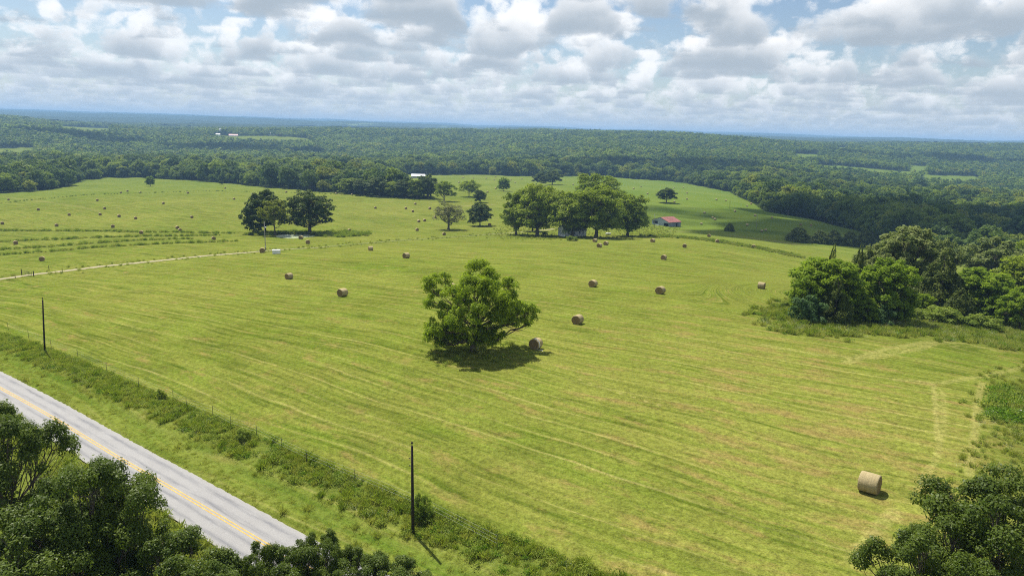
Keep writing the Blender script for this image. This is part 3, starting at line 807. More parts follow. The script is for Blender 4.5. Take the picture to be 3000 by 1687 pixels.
# -- shared tree meshes
TM = {
    'oak_near': make_broad('o', 14, 5.4, 0.22, 'oak', 92000, 0.165, 20, 12, 0.38, up=0.6, rl=0.29),
    'oak_near2': make_broad('o', 13, 4.6, 0.2, 'oak', 70000, 0.165, 18, 12, 0.38, up=0.6, rl=0.29),
    'maple1': make_broad('m', 20, 8.2, 0.03, 'maple', 23000, 0.60, 20, 14, 0.34, trunk_r=0.55, droop=0.6),
    'maple2': make_broad('m', 18, 7.0, 0.03, 'maple', 20000, 0.58, 18, 14, 0.34, trunk_r=0.45, droop=0.6),
    'bright1': make_broad('b', 14, 6.6, 0.04, 'bright', 32000, 0.42, 22, 13, 0.36, up=0.6, rl=0.32),
    'bright2': make_broad('b', 11, 5.2, 0.03, 'bright', 26000, 0.38, 20, 13, 0.36, up=0.9, rl=0.32, droop=0.2),
    'grey1': make_broad('g', 17, 6.2, 0.15, 'greyoak', 28000, 0.46, 20, 14, 0.32, rl=0.34, up=0.6),
    'grey2': make_broad('g', 14, 6.0, 0.10, 'greyoak', 24000, 0.44, 18, 14, 0.32, rl=0.34, up=0.6),
    'dark1': make_broad('d', 15, 6.2, 0.12, 'dark', 17000, 0.58, 13, 15, 0.34),
    'dark2': make_broad('d', 12, 5.0, 0.06, 'dark', 14000, 0.55, 12, 15, 0.34),
    'oak_dark': make_broad('d', 17, 8.6, 0.10, 'dark', 19000, 0.55, 17, 16, 0.28, trunk_r=0.6, rl=0.36),
    'gold1': make_broad('y', 13, 5.0, 0.24, 'gold', 10000, 0.42, 9, 13, 0.34),
    'olive1': make_broad('v', 12, 6.4, 0.16, 'olive', 6500, 0.42, 11, 12, 0.36, trunk_r=0.42, rl=0.38),
    'willow1': make_broad('w', 13, 5.2, 0.14, 'maple', 9000, 0.5, 10, 13, 0.36, droop=1.6, up=0.2),
    'round1': make_broad('r', 10, 5.6, 0.20, 'maple', 9000, 0.45, 10, 13, 0.36),
    'bush1': make_broad('s', 3.2, 2.4, 0.0, 'bluish', 7000, 0.26, 8, 10, 0.42, twigs=False),
    'bush2': make_broad('s', 2.4, 2.8, 0.0, 'weed', 6500, 0.28, 8, 10, 0.42, twigs=False),
    'cedar1': make_cedar(11, 4.6, 28000, 0.32, power=1.05),
    'cedar2': make_cedar(7, 2.9, 14000, 0.28),
    'cedar3': make_cedar(5, 2.6, 8000, 0.30, cb=0.02, power=0.7),
}
SIZES = {'oak_near': (14, 5.4), 'oak_near2': (13, 4.6), 'maple1': (20, 8.2), 'maple2': (18, 7.0), 'bright1': (14, 6.6), 'bright2': (11, 5.2), 'grey1': (17, 6.2),
         'grey2': (14, 6.0), 'dark1': (15, 6.2), 'dark2': (12, 5.0), 'oak_dark': (17, 8.6), 'gold1': (13, 5.0), 'olive1': (12, 6.4), 'willow1': (13, 5.2), 'round1': (10, 5.6),
         'bush1': (3.2, 2.4), 'bush2': (2.4, 2.8), 'cedar1': (11, 4.6), 'cedar2': (7, 2.9), 'cedar3': (5, 2.6)}

def tree_px(name, kind, bx, by, top, wpx, label, cat='tree', group=None, rz=None):
    """a tree whose foot, height and spread are read off the photograph"""
    p = at(bx, by); s = mpp(p); dep = math.atan2(CAM_Z - p.z, math.hypot(p.x, p.y))
    Ht = (by - top) * s / math.cos(dep); Wd = wpx * s; h0, r0 = SIZES[kind]
    sx = Wd / (2 * r0 * 0.86); Ht -= 0.25 * Wd * math.tan(dep) * 0.6
    return plant_tree(name, TM[kind], (p.x, p.y, p.z - 0.05), (sx, sx, Ht / (h0 * 0.98)), rz, label, cat, group)

T = tree_px
T('oak_tree', 'oak_dark', 908, 686, 562, 134, 'large dark round-crowned oak beside the algae-covered pond')
T('shade_tree', 'dark1', 778, 684, 560, 98, 'tall dark leafy tree behind the yellowish tree near the light pole')
T('shade_tree', 'dark2', 742, 686, 594, 62, 'low dark tree leaning out left of the yellowish tree by the pond')
T('locust_tree', 'gold1', 806, 690, 586, 72, 'small yellowish-green tree between dark trees by the light pole')
T('maple_tree', 'maple2', 1512, 688, 560, 78, 'slender light green tree at the end of the farmyard row beside the track')
T('maple_tree', 'maple1', 1574, 691, 535, 124, 'big pale green maple with thick dark trunk beside the gravel drive')
T('maple_tree', 'maple2', 1676, 694, 556, 118, 'maple with leaning trunk in front of the white house')
T('maple_tree', 'maple1', 1746, 697, 540, 138, 'largest full-crowned maple right of the white house')
T('maple_tree', 'maple2', 1838, 692, 566, 108, 'maple with forked trunk standing next to the red-roofed barn')
T('shade_tree', 'maple1', 1742, 655, 506, 136, 'tall dark dome-shaped tree rising behind the farmhouse maples')
T('shade_tree', 'maple2', 1560, 678, 600, 60, 'small tree behind the big pale maple on the drive', rz=1.0)
T('field_tree', 'dark1', 1952, 594, 551, 50, 'solitary dark round tree on the slope behind the barn')
T('cedar_tree', 'cedar3', 2137, 678, 652, 30, 'small lone cedar on the slope beyond the barn')
T('willow_tree', 'willow1', 1301, 590, 531, 58, 'drooping feathery tree past the end of the hedgerow')
T('field_tree', 'round1', 1374, 577, 532, 54, 'wide round-topped tree with its own shadow on the far pasture')
T('field_tree', 'dark2', 1406, 593, 556, 34, 'small dark oval tree right of the wide round-topped tree')
T('field_tree', 'dark2', 1406, 662, 594, 60, 'dark upright tree beside the olive-grey tree near the track')
T('pear_tree', 'olive1', 1314, 673, 596, 90, 'sparse olive-grey tree with bare branches at the edge of the track')
T('field_tree', 'bright2', 1476, 560, 519, 36, 'slim mid-green tree alone on the far pasture with hay bales')
T('field_tree', 'dark1', 1585, 543, 508, 46, 'left one of two dark trees in a clump behind the farmyard')
T('field_tree', 'dark1', 1618, 541, 502, 50, 'right one of two dark trees in a clump behind the farmyard')
T('field_tree', 'bright2', 441, 546, 515, 24, 'little tree standing clear of the wood edge on the far hayfield')
T('field_tree', 'dark2', 648, 541, 528, 12, 'tiny dark tree just off the wood edge on the far hayfield')
# hedgerow between hayfield and pasture
for bx, by, tp, w, kd, lb in [(1023,568,520,64,'maple2','rounded green hedgerow tree furthest from the willow'),(1068,572,526,62,'dark1','dull green hedgerow tree with a bale at its foot'),
        (1112,576,522,70,'dark1','dark dense hedgerow tree in the middle of the row'),(1150,578,530,56,'maple2','lighter green hedgerow tree in the middle of the row'),
        (1190,580,528,60,'dark1','dark hedgerow tree beside the tall end tree'),(1222,582,524,54,'maple2','bushy hedgerow tree leaning on the tall end tree'),
        (1254,582,513,62,'oak_dark','tallest dark tree ending the hedgerow, with a shadow on the field')]:
    T('hedge_tree', kd, bx, by, tp, w, lb, group='hedgerow trees')
# wooded corner on the right
T('maple_tree', 'bright1', 2410, 925, 742, 210, 'bright green rounded tree at the outer corner of the wooded patch')
T('cedar_tree', 'cedar1', 2440, 948, 800, 106, 'dark olive cedar standing in front of the bright green corner tree')
T('shrub', 'bush1', 2362, 946, 872, 84, 'dark blue-green shrub at the foot of the corner cedar', 'shrub')
T('young_tree', 'bright2', 2588, 938, 750, 160, 'feathery light green tree between the corner cedar and the big pyramid cedar')
T('cedar_tree', 'cedar1', 2742, 916, 722, 176, 'big dark pyramid-shaped cedar in the wooded patch')
T('oak_tree', 'grey1', 2640, 885, 648, 164, 'tallest pale grey-green oak rising above the wooded patch')
T('oak_tree', 'grey2', 2548, 880, 716, 96, 'lower grey-green oak crown left of the tallest oak')
T('oak_tree', 'grey2', 2740, 880, 700, 100, 'grey-green oak crown between tallest oak and pyramid cedar')
T('oak_tree', 'grey2', 2892, 880, 694, 150, 'broad grey-green oak behind the feathery trees of the wooded patch')
T('oak_tree', 'maple2', 2990, 885, 700, 120, 'green leafy tree behind the broad grey oak at the wood corner')
T('young_tree', 'bright2', 2858, 932, 778, 176, 'yellow-green feathery tree beside the pyramid cedar')
T('oak_tree', 'maple2', 2965, 925, 735, 130, 'dense mid-green tree behind the glossy bright tree at the patch edge')
T('young_tree', 'bright1', 2985, 968, 832, 120, 'glossy bright green tree at the edge of the wooded patch beside the mown curve')
T('young_tree', 'bright2', 2700, 925, 855, 60, 'short light green sapling in front of the pyramid cedar')
T('young_tree', 'bright2', 2520, 946, 862, 78, 'low leafy sapling between the corner cedar and the feathery light tree')
T('shrub', 'bush1', 2572, 950, 896, 70, 'dark shrub at the foot of the feathery light green tree', 'shrub')
T('young_tree', 'bright2', 2628, 944, 868, 74, 'leafy sapling beside the rusty dead shrub')
T('cedar_tree', 'cedar2', 2800, 944, 838, 90, 'shorter dark cedar at the foot of the pyramid cedar')
T('young_tree', 'bright1', 2365, 934, 800, 96, 'bright low-branched tree forming the outermost tip of the wooded patch')
T('cedar_tree', 'cedar2', 2420, 900, 714, 44, 'thin dark cedar tip poking out behind the bright corner tree')
T('cedar_tree', 'cedar2', 2498, 900, 716, 50, 'thin cedar top next to the low grey-green oak')
T('young_tree', 'bright2', 2920, 950, 860, 90, 'small green tree under the dense trees at the patch edge')
for bx, by, tp, w, lb in [(2745,944,905,110,'low spreading yellow-green bush at the foot of the pyramid cedar'),(2810,956,928,80,'low bush between mown curve and feathery tree'),
                          (2668,936,908,60,'low bright bush beside the rusty dead shrub'),(2885,966,930,84,'leafy bush under the small green tree'),(2300,902,886,30,'small weedy bush where the mown field meets the corner trees')]:
    T('bush', 'bush2', bx, by, tp, w, lb, 'bush')
for bx, by, tp, w, lb in [(2338,708,662,72,'cone-shaped cedar at the open end of the dark cedar row'),(2400,713,672,56,'second cedar in the dark row below the wood'),(2440,716,672,58,'middle cedar in the dark row below the wood'),
                          (2488,720,675,56,'fourth cedar in the dark row below the wood'),(2532,724,670,62,'last cedar of the dark row, against the tall oak')]:
    T('cedar_tree', 'cedar3', bx, by, tp, w, lb, group='cedar row')
T('bush', 'bush2', 474, 1172, 1146, 26, 'small dark bush on the weedy verge beside the fence posts', 'bush')
T('bush', 'bush2', 1236, 1522, 1468, 60, 'dark bush in the verge weeds next to the utility pole', 'bush')
T('bush', 'bush2', 715, 1292, 1262, 40, 'leafy light bush among the verge weeds along the fence', 'bush')
# dead shrub
def dead_shrub():
    p = at(2649, 925); mb = MB()
    for i in range(26):
        d = unit(1)[0]; d[2] = abs(d[2]) + 0.4; d /= np.linalg.norm(d); mb.tube(limb_pts((0, 0, 0), d * (1.2 + 0.9 * rng.random()), 0.1, 4), [0.03, 0.02, 0.012, 0.005], 4)
    e = empty('dead_shrub', p); tag(e, 'rusty brown dead shrub under the pyramid cedar', 'shrub')
    mb.build('branches', M['bark_pale'], e)
    cl = np.concatenate([unit(14) * 0.7 + np.array([0, 0, 1.2]), np.full((14, 1), 0.4)], 1); link('dead_foliage', crown_mesh('dead_foliage', cl, 900, 0.16, L['rust']), None, e)
dead_shrub()
T('bush', 'bush2', 1676, 706, 694, 32, 'clipped round green bush in front of the white house', 'bush')
T('bush', 'bush1', 1596, 690, 680, 16, 'small dark bush beside the thick maple trunk', 'bush')

# -- foreground trees by the road
def near_tree(kind, px, py, dist, H, label, sc=1.0):
    """tree whose crown top is seen at (px,py) and that stands dist metres out"""
    r = pix_rays(px, py); t = dist / math.hypot(r[0], r[1]); x, y = r[0] * t, r[1] * t; z = hgt(x, y)
    top = r[2] * t + CAM_Z
    h0, r0 = SIZES[kind]; k = (top - z) / (h0 * 0.97)
    plant_tree('oak_tree', TM[kind], (x, y, z - 0.1), (sc, sc, k), None, label)
near_tree('oak_near', 235, 1345, 42, 14, 'big glossy-leaved oak overhanging the near side of the road', 0.88)
near_tree('oak_near2', -45, 1175, 53, 14, 'dark dense oak on the road bank beside the big glossy oak', 0.95)
near_tree('oak_near2', 500, 1560, 38, 12, 'shorter oak in front of the big glossy oak by the road', 0.8)
near_tree('oak_near', 60, 1480, 41, 12, 'full-crowned oak below the dark dense oak on the road bank', 0.9)
near_tree('oak_near2', 760, 1580, 39, 12, 'narrow oak top reaching over the road edge', 0.42)
near_tree('oak_near2', 940, 1545, 39.5, 12, 'oak top screening the end of the double yellow line', 0.46)
near_tree('oak_near2', 1150, 1628, 37, 12, 'oak top rising in front of the weedy verge', 0.58)
near_tree('oak_near2', 1045, 1606, 38, 12, 'oak crown between the yellow-line oak and the verge oak', 0.50)
near_tree('oak_near2', 850, 1600, 38, 12, 'low oak crown filling in below the narrow oak top', 0.55)
near_tree('oak_near', 2960, 1395, 41, 14, 'glossy broad oak next to the hay bale on the brown-tinged corner', 0.86)
near_tree('oak_near2', 2760, 1545, 36, 12, 'lower oak beside the glossy broad oak at the field corner', 0.72)

# ------------------------------------------------------------------ woodland
WOOD = [make_broad('f', 17, 7.0, 0.10, 'wood', 4200, 1.05, 9, 10, 0.42, twigs=False, rl=0.46),
        make_broad('f', 18, 7.6, 0.12, 'wood', 4600, 1.10, 10, 10, 0.42, twigs=False, rl=0.46),
        make_broad('f', 14, 7.2, 0.08, 'wood', 4000, 1.05, 9, 10, 0.42, twigs=False, rl=0.46),
        make_broad('f', 19, 7.0, 0.14, 'wood', 4400, 1.05, 10, 10, 0.42, twigs=False, rl=0.46),
        make_broad('f', 12, 5.8, 0.06, 'wood', 3400, 0.95, 8, 10, 0.42, twigs=False, rl=0.46)]
def far_tree(H, Rr, n):
    lb = lobes_broad(H, Rr, 0.2, 6); cl = clumps_on(lb, 5, 0.5)
    return crown_mesh('far_crown', cl, n, 2.1, L['woodfar'], 0.6, 0.8)
FAR = [far_tree(15, 7.6, 300), far_tree(17, 8.2, 320), far_tree(13, 7.6, 280), far_tree(18, 7.6, 320)]

def jitter_grid(r0, r1, amax, sp):
    X, Y = np.meshgrid(np.arange(-r1 * math.sin(amax), r1 * math.sin(amax), sp), np.arange(0, r1, sp))
    X = X + (rng.random(X.shape) - 0.5) * sp * 0.9; Y = Y + (rng.random(Y.shape) - 0.5) * sp * 0.9
    r = np.hypot(X, Y); a = np.abs(np.arctan2(X, Y)); k = (r > r0) & (r < r1) & (a < amax)
    return X[k], Y[k]

def instancer(name, pts, scale, idx, protos, colname, rotz=None, kind='stuff', label=None, cat=None, tilt=0.0):
    me = new_mesh(name, np.asarray(pts), quads=np.zeros((0, 4), int), tris=np.array([[0, 0, 0]])) if False else bpy.data.meshes.new(name)
    me.vertices.add(len(pts)); me.vertices.foreach_set('co', np.asarray(pts, np.float32).ravel())
    sc = np.asarray(scale, np.float32)
    if sc.ndim == 1: sc = np.repeat(sc[:, None], 3, 1)
    fattr(me, 'sc', sc, typ='FLOAT_VECTOR'); fattr(me, 'pick', idx, typ='INT')
    rot = np.zeros((len(pts), 3)); rot[:, 2] = rng.random(len(pts)) * 6.283 if rotz is None else rotz
    rot[:, :2] = rng.normal(size=(len(pts), 2)) * tilt
    fattr(me, 'rot', rot, typ='FLOAT_VECTOR')
    c = bpy.data.collections.new(colname)
    for i, m in enumerate(protos):
        po = bpy.data.objects.new('%s_%02d' % (colname, i), m); c.objects.link(po)
    g = bpy.data.node_groups.new(name + '_scatter', 'GeometryNodeTree')
    g.interface.new_socket('Geometry', in_out='INPUT', socket_type='NodeSocketGeometry')
    g.interface.new_socket('Geometry', in_out='OUTPUT', socket_type='NodeSocketGeometry')
    gi = g.nodes.new('NodeGroupInput'); go = g.nodes.new('NodeGroupOutput')
    ci = g.nodes.new('GeometryNodeCollectionInfo'); ci.inputs['Collection'].default_value = c
    ci.inputs['Separate Children'].default_value = True; ci.inputs['Reset Children'].default_value = True
    ip = g.nodes.new('GeometryNodeInstanceOnPoints'); ip.inputs['Pick Instance'].default_value = True
    def na(nm, t):
        a = g.nodes.new('GeometryNodeInputNamedAttribute'); a.data_type = t; a.inputs['Name'].default_value = nm; return a.outputs[0]
    mp = g.nodes.new('GeometryNodeMeshToPoints')
    g.links.new(gi.outputs[0], mp.inputs[0]); g.links.new(mp.outputs[0], ip.inputs['Points'])
    g.links.new(ci.outputs[0], ip.inputs['Instance'])
    g.links.new(na('pick', 'INT'), ip.inputs['Instance Index'])
    g.links.new(na('rot', 'FLOAT_VECTOR'), ip.inputs['Rotation']); g.links.new(na('sc', 'FLOAT_VECTOR'), ip.inputs['Scale'])
    g.links.new(ip.outputs[0], go.inputs[0])
    o = link(name, me); md = o.modifiers.new('scatter', 'NODES'); md.node_group = g
    tag(o, label, cat, kind=kind)
    return o

def joined(protos_pair):
    """trunk and crown as one mesh, for scattering"""
    tr, cr = protos_pair
    a = np.empty(len(tr.vertices) * 3, np.float32); tr.vertices.foreach_get('co', a)
    b = np.empty(len(cr.vertices) * 3, np.float32); cr.vertices.foreach_get('co', b)
    qa = np.empty(len(tr.loops), np.int32); tr.loops.foreach_get('vertex_index', qa)
    qb = np.empty(len(cr.loops), np.int32); cr.loops.foreach_get('vertex_index', qb)
    na_ = len(tr.vertices); fa, fb = len(tr.polygons), len(cr.polygons)
    me = new_mesh('wood_tree', np.concatenate([a, b]).reshape(-1, 3), np.concatenate([qa, qb + na_]).reshape(-1, 4))
    me.materials.append(tr.materials[0]); me.materials.append(cr.materials[0])
    mi = np.zeros(fa + fb, np.int32); mi[fa:] = 1; me.polygons.foreach_set('material_index', mi)
    t = np.empty(fb, np.float32); cr.attributes['tint'].data.foreach_get('value', t)
    fattr(me, 'tint', np.concatenate([np.zeros(fa), t]), 'FACE'); return me

def build_woodland():
    X, Y = jitter_grid(200, 1500, R(44), 10.2); k = forest_mask(X, Y); X, Y = X[k], Y[k]
    # keep the photograph's gap by the distant bungalow and fields
    for px, py, rad in ((1240, 518, 30), (1025, 520, 28), (1190, 515, 22)):
        p = at(px, py); kk = np.hypot(X - p.x, Y - p.y) > rad; X, Y = X[kk], Y[kk]
    Z = height(X, Y) - 0.2; r = np.hypot(X, Y); a = np.arctan2(X, Y)
    sz = 0.58 + 0.80 * rng.random(len(X)) ** 1.5 * (0.6 + 0.8 * vnoise(X, Y, 70))
    # smaller growth on the margin
    e = np.zeros(len(X), bool)
    for dx, dy in ((12, 0), (-12, 0), (0, 14), (0, -14)): e |= ~forest_mask(X + dx, Y + dy)
    sz = np.where(e, sz * (0.62 + 0.4 * rng.random(len(X))), sz)
    idx = rng.integers(0, len(WOOD), len(X))
    # the 300 that show largest: nearest in the frame, edge trees first
    infr = np.abs(np.tan(a)) < 0.80
    cam_behind = (X > 0.33 * Y) & (Y < 330)              # screened by the wooded corner
    score = r * np.where(e, 0.78, 1.0) + np.where(infr & ~cam_behind, 0, 1e6)
    order = np.argsort(score); big = np.zeros(len(X), bool); big[order[:296]] = True
    for i in np.where(big)[0]:
        sx, sy = X[i], Y[i]
        ppx = 1500 + F_PX * sx / sy
        where = ('the broad hayfield' if ppx < 700 else 'the field past the pond' if ppx < 1280 else 'the far pasture behind the farmyard' if ppx < 1800
                 else 'the green slope behind the barn' if ppx < 2200 else 'the hollow beyond the cedar row')
        look = ('tall upright', 'full-crowned', 'broad low', 'tall rounded', 'short bushy')[idx[i]]
        lb = look + (' edge-of-wood tree bordering ' if e[i] else ' tree inside the wood behind ') + where
        gr = ('edge trees by ' if e[i] else 'inner trees by ') + where + ', ' + look
        plant_tree('woodland_tree', WOOD[idx[i]], (X[i], Y[i], Z[i]), sz[i], None, lb, 'tree', gr)
    rest = ~big
    instancer('woodland', np.stack([X, Y, Z], -1)[rest], sz[rest], idx[rest], [joined(w) for w in WOOD], 'wood_mesh', label='dense broadleaf wood filling the valley beyond the fields', cat='wood')
    X, Y = jitter_grid(1500, 4200, R(41), 11.5); k = forest_mask(X, Y); X, Y = X[k], Y[k]
    Z = height(X, Y) - 0.5
    sz = (0.75 + 0.45 * rng.random(len(X))) * (0.75 + 0.5 * vnoise(X, Y, 120))
    instancer('far_woodland', np.stack([X, Y, Z], -1), sz, rng.integers(0, len(FAR), len(X)), FAR, 'far_mesh', label='far wooded hills rolling towards the horizon', cat='wood')
build_woodland()

def build_far_canopy():
    az = np.radians(np.arange(-42, 42.001, 0.14)); rr = np.concatenate([np.arange(4100, 7000, 16), np.arange(7000, 13900, 32)])
    A, Rr = np.meshgrid(az, rr); X = Rr * np.sin(A); Y = Rr * np.cos(A)
    X2 = X + rng.normal(size=X.shape) * 3; Y2 = Y + rng.normal(size=X.shape) * 5
    open_ = vnoise(X, Y, 520, 3) * 0.6 + vnoise(X, Y, 170, 4) * 0.4
    clear = (open_ > 0.70) & (Rr < 9500)
    Z = height(X, Y) + np.where(clear, 0.6, 11 + 8 * vnoise(X, Y, 26, 5) + 5 * rng.random(X.shape) + 6 * vnoise(X, Y, 140, 6))
    na, nr = len(az), len(rr)
    v = np.stack([X2, Y2, Z], -1).reshape(-1, 3)
    i = np.arange(nr - 1)[:, None] * na; j = np.arange(na - 1)[None]
    q = np.stack([i + j, i + j + 1, i + na + j + 1, i + na + j], -1).reshape(-1, 4)[:, ::-1]
    me = new_mesh('distant_hill_forest', v, q)
    fattr(me, 'field', clear.astype(float))
    m, k, out = mat_new('distant_canopy')
    pos = k.new('ShaderNodeNewGeometry').outputs['Position']
    c = k.mix(k.maprange(k.noise(pos, 0.03, 4, 0.7), 0.35, 0.65), (0.018, 0.034, 0.013), (0.050, 0.070, 0.020))
    c = k.mix(k.attr('field').outputs['Fac'], c, (0.16, 0.21, 0.055))
    k.l.new(principled(k, c, 1.0, 0.05), out.inputs[0])
    tag(link('distant_hill_forest', me, m), 'blue-hazed forest on the distant ridges', 'wood', kind='stuff')
build_far_canopy()

# ------------------------------------------------------------------ hay bales
def bale_meshes(seed):
    g = np.random.default_rng(seed); D, Wd = 1.70, 1.52; n = 28
    prof = [(-0.5, 0.0), (-0.5, 0.90), (-0.485, 0.965), (-0.45, 0.99), (-0.25, 1.0), (0, 1.005), (0.25, 1.0), (0.45, 0.99), (0.485, 0.965), (0.5, 0.90), (0.5, 0.0)]
    wob = 1 + 0.012 * np.sin(np.arange(n) * 2 * np.pi / n * 3 + g.random() * 6) + g.normal(size=n) * 0.006
    def ring(x, f):
        out = []
        for i in range(n):
            th = 2 * math.pi * i / n; rr = D / 2 * f * wob[i]; y = rr * math.cos(th); z = rr * math.sin(th)
            z = max(z, -D / 2 * 0.93) ; out.append((x * Wd, y, z + D / 2 * 0.93))
        return out
    body = [ring(x, f) for x, f in prof[1:-1]]; nb = len(body); v = sum(body, [])
    f = [(a * n + i, a * n + (i + 1) % n, (a + 1) * n + (i + 1) % n, (a + 1) * n + i) for a in range(nb - 1) for i in range(n)]
    roll = new_mesh('roll', v, faces=f, smooth=True); roll.materials.append(M['hay_wrap'])
    # shift so texture coordinates are centred: object origin lifted by the placer
    ends = []
    for s in (-1, 1):
        v = []; rr = [0.90, 0.62, 0.34, 0.1]
        for q, fr in enumerate(rr): v += [(s * Wd * 0.5 - s * 0.02 * (q % 2) + g.normal() * 0.01, y, z) for _, y, z in ring(0, fr)]
        v.append((s * Wd * 0.5, 0, D / 2 * 0.93)); fc = []
        for q in range(3):
            for i in range(n): fc.append((q * n + i, q * n + (i + 1) % n, (q + 1) * n + (i + 1) % n, (q + 1) * n + i))
        fc += [(3 * n + i, 3 * n + (i + 1) % n, 4 * n) for i in range(n)]
        if s < 0: fc = [t[::-1] for t in fc]
        me = new_mesh('end_face', v, faces=fc, smooth=True); me.materials.append(M['hay_end']); ends.append(me)
    for me in (roll, *ends):
        me.transform(Matrix.Translation((0, 0, -D / 2 * 0.93)))
    return roll, ends
BALES = [bale_meshes(s) for s in range(5)]
BH = 1.70 / 2 * 0.93
def bale(px, py, ang, label, group=None, sink=0.03):
    """py is the middle of the bale in the photograph"""
    p = at(px, py); 
    for _ in range(3):                               # step down from the middle to the foot
        s = mpp(p); p = at(px, py + 0.62 / s * math.cos(R(12)))
    i = rng.integers(0, len(BALES)); roll, ends = BALES[i]
    dx = (hgt(p.x + 1, p.y) - hgt(p.x - 1, p.y)) / 2; dy = (hgt(p.x, p.y + 1) - hgt(p.x, p.y - 1)) / 2
    e = empty('hay_bale', (p.x, p.y, p.z - sink)); tag(e, label, 'hay bale', group)
    nrm = Vector((-dx, -dy, 1)).normalized(); q = Vector((0, 0, 1)).rotation_difference(nrm)
    e.rotation_mode = 'QUATERNION'; e.rotation_quaternion = q @ Matrix.Rotation(R(ang), 3, 'Z').to_quaternion()
    k = 0.94 + 0.1 * rng.random(); e.scale = (k * (0.93 + 0.12 * rng.random()), k * (1.0 + 0.05 * rng.random()), k * (0.92 + 0.08 * rng.random()))
    o = link('roll', roll, None, e, (0, 0, BH))
    for me in ends: link('end_face', me, None, e, (0, 0, BH))
    return e

NEAR = [(2546,1417,-41,'hay bale lying alone on brown-tinged stubble beside the glossy broad oak'),
        (1692,937,-122,'sunlit hay bale in the open just past the lone walnut tree and its shaded bale'),
        (1737,832,-122,'hay bale out in the mown field behind the lone walnut tree, brown end showing'),
        (1934,852,-124,'hay bale midway between the lone walnut tree and the wooded corner'),
        (2230,838,-33,'pale hay bale nearest the bright green corner trees'),
        (1322,843,-122,'hay bale half hidden behind the upper branches of the lone walnut tree'),
        (1004,859,-124,'hay bale left of the lone walnut tree, first of a pair on the open stubble'),
        (847,810,-126,'hay bale on open stubble, second of a pair further towards the light pole'),
        (1190,750,-128,'hay bale on stubble below the farm track, brown end showing'),
        (1086,729,-158,'pale hay bale turned side-on just below the farm track'),
        (1944,755,-124,'hay bale on stubble in front of the barn and its tall grass strip'),
        (1743,705,-145,'hay bale nearest to the trunk of the largest farmyard maple'),
        (1756,720,-132,'lower one of a pair of bales in front of the largest farmyard maple'),
        (1775,714,-126,'upper one of a pair of bales in front of the largest farmyard maple'),
        (1912,706,-140,'hay bale at the edge of the tall grass strip near the forked maple'),
        (2005,721,-108,'hay bale with round end facing out below the tall grass strip'),
        (769,735,-72,'dark-ended hay bale at the foot of the light pole'),
        (902,710,-70,'pale hay bale between the pond and the farm track'),
        (882,697,-95,'reddish-brown weathered hay bale at the rim of the pond'),
        (124,759,-62,'dark-faced hay bale between the gate and the tall grass ridges'),
        (1301,686,-70,'hay bale beside the farm track below the olive-grey tree')]
for b in NEAR: bale(*b)
# the shaded bale with trailing wrap
e = bale(1569, 1008, -118, 'hay bale with loose torn wrap in the shade of the lone walnut tree')
mb = MB(); th = np.linspace(1.9, -1.6, 16)
w = [(0.38 + 0.05 * math.sin(3 * t), 0.86 * math.cos(t), 0.86 * math.sin(t) + BH) for t in th] + [(0.45, 1.05, 0.06), (0.62, 1.45, 0.05)]
v = []
for i, (x, y, z) in enumerate(w): v += [(x - 0.09, y, max(z, 0.05)), (x + 0.09 + 0.03 * math.sin(i), y, max(z, 0.05))]
mb.add(v, [(2 * i, 2 * i + 1, 2 * i + 3, 2 * i + 2) for i in range(len(w) - 1)]); ob = mb.build('loose_wrap', M['white'], e); ob['label'] = 'strip of torn white wrap trailing off the bale'

A = lambda x, y: (x / 2.576, 320 + y / 2.576)
for x, y in [(65,683),(290,757),(523,795),(19,861),(428,876),(735,687),(790,748),(756,793),(899,807),(1024,822),(853,885),(913,630),(962,618),(1060,629),(1233,710),(1418,632),
             (1448,814),(1339,893),(1359,913),(1699,596),(1767,677),(1909,646),(1930,641),(2161,626),(2320,645),(2539,637),(2470,716)]:
    bale(*A(x, y), -52 + rng.normal() * 5, 'round hay bale on the broad hayfield beyond the tall grass ridges', 'bales on the broad hayfield')
for x, y in [(120,1010),(1067,931),(1613,976)]:
    bale(*A(x, y), -58 + rng.normal() * 5, 'round hay bale lying between the tall grass ridges', 'bales between the grass ridges')
B = lambda x, y: (650 + x / 3.0306, 440 + y / 3.0306)
for x, y in [(1363,512),(1633,516),(1717,476),(1695,542),(1846,518),(1748,631),(1799,624),(1893,597),(1733,707),(1133,713),(1157,395),(2378,661)]:
    bale(*B(x, y), -62 + rng.normal() * 6, 'round hay bale on the field between pond and olive-grey tree', 'bales between pond and olive-grey tree')
C3 = lambda x, y: (1350 + x / 3.22, 440 + y / 3.22)
for x, y in [(15,262),(28,257),(120,264),(241,266),(329,252),(317,282),(472,284),(575,273),(512,305),(330,362),(252,395),(947,276),(1060,325),(680,262)]:
    bale(*C3(x, y), -25 + rng.normal() * 14, 'small far round bale on the pasture behind the farmyard trees', 'bales on the pasture behind the farm')
for x, y in [(2105,288),(1910,292)]:
    bale(*B(x, y), -25, 'small far round bale on the pasture behind the farmyard trees', 'bales on the pasture behind the farm')
D5 = lambda x, y: (1800 + x / 5.152, 500 + y / 5.152)
for x, y in [(290,273),(402,244),(500,348),(895,265),(1042,255),(1096,338),(1096,429),(905,475),(1539,440),(1682,450),(2062,501),(2002,535)]:
    bale(*D5(x, y), -22 + rng.normal() * 14, 'small round bale on the green slope around the solitary dark tree', 'bales on the green slope')
for x, y in [(1359,637),(1482,712),(1518,734),(1312,802),(1818,612),(2124,678),(2376,710),(2004,820),(2222,913),(2281,898)]:
    bale(*D5(x, y), -26 + rng.normal() * 14, 'round hay bale in the green hollow right of the barn', 'bales in the hollow by the barn')
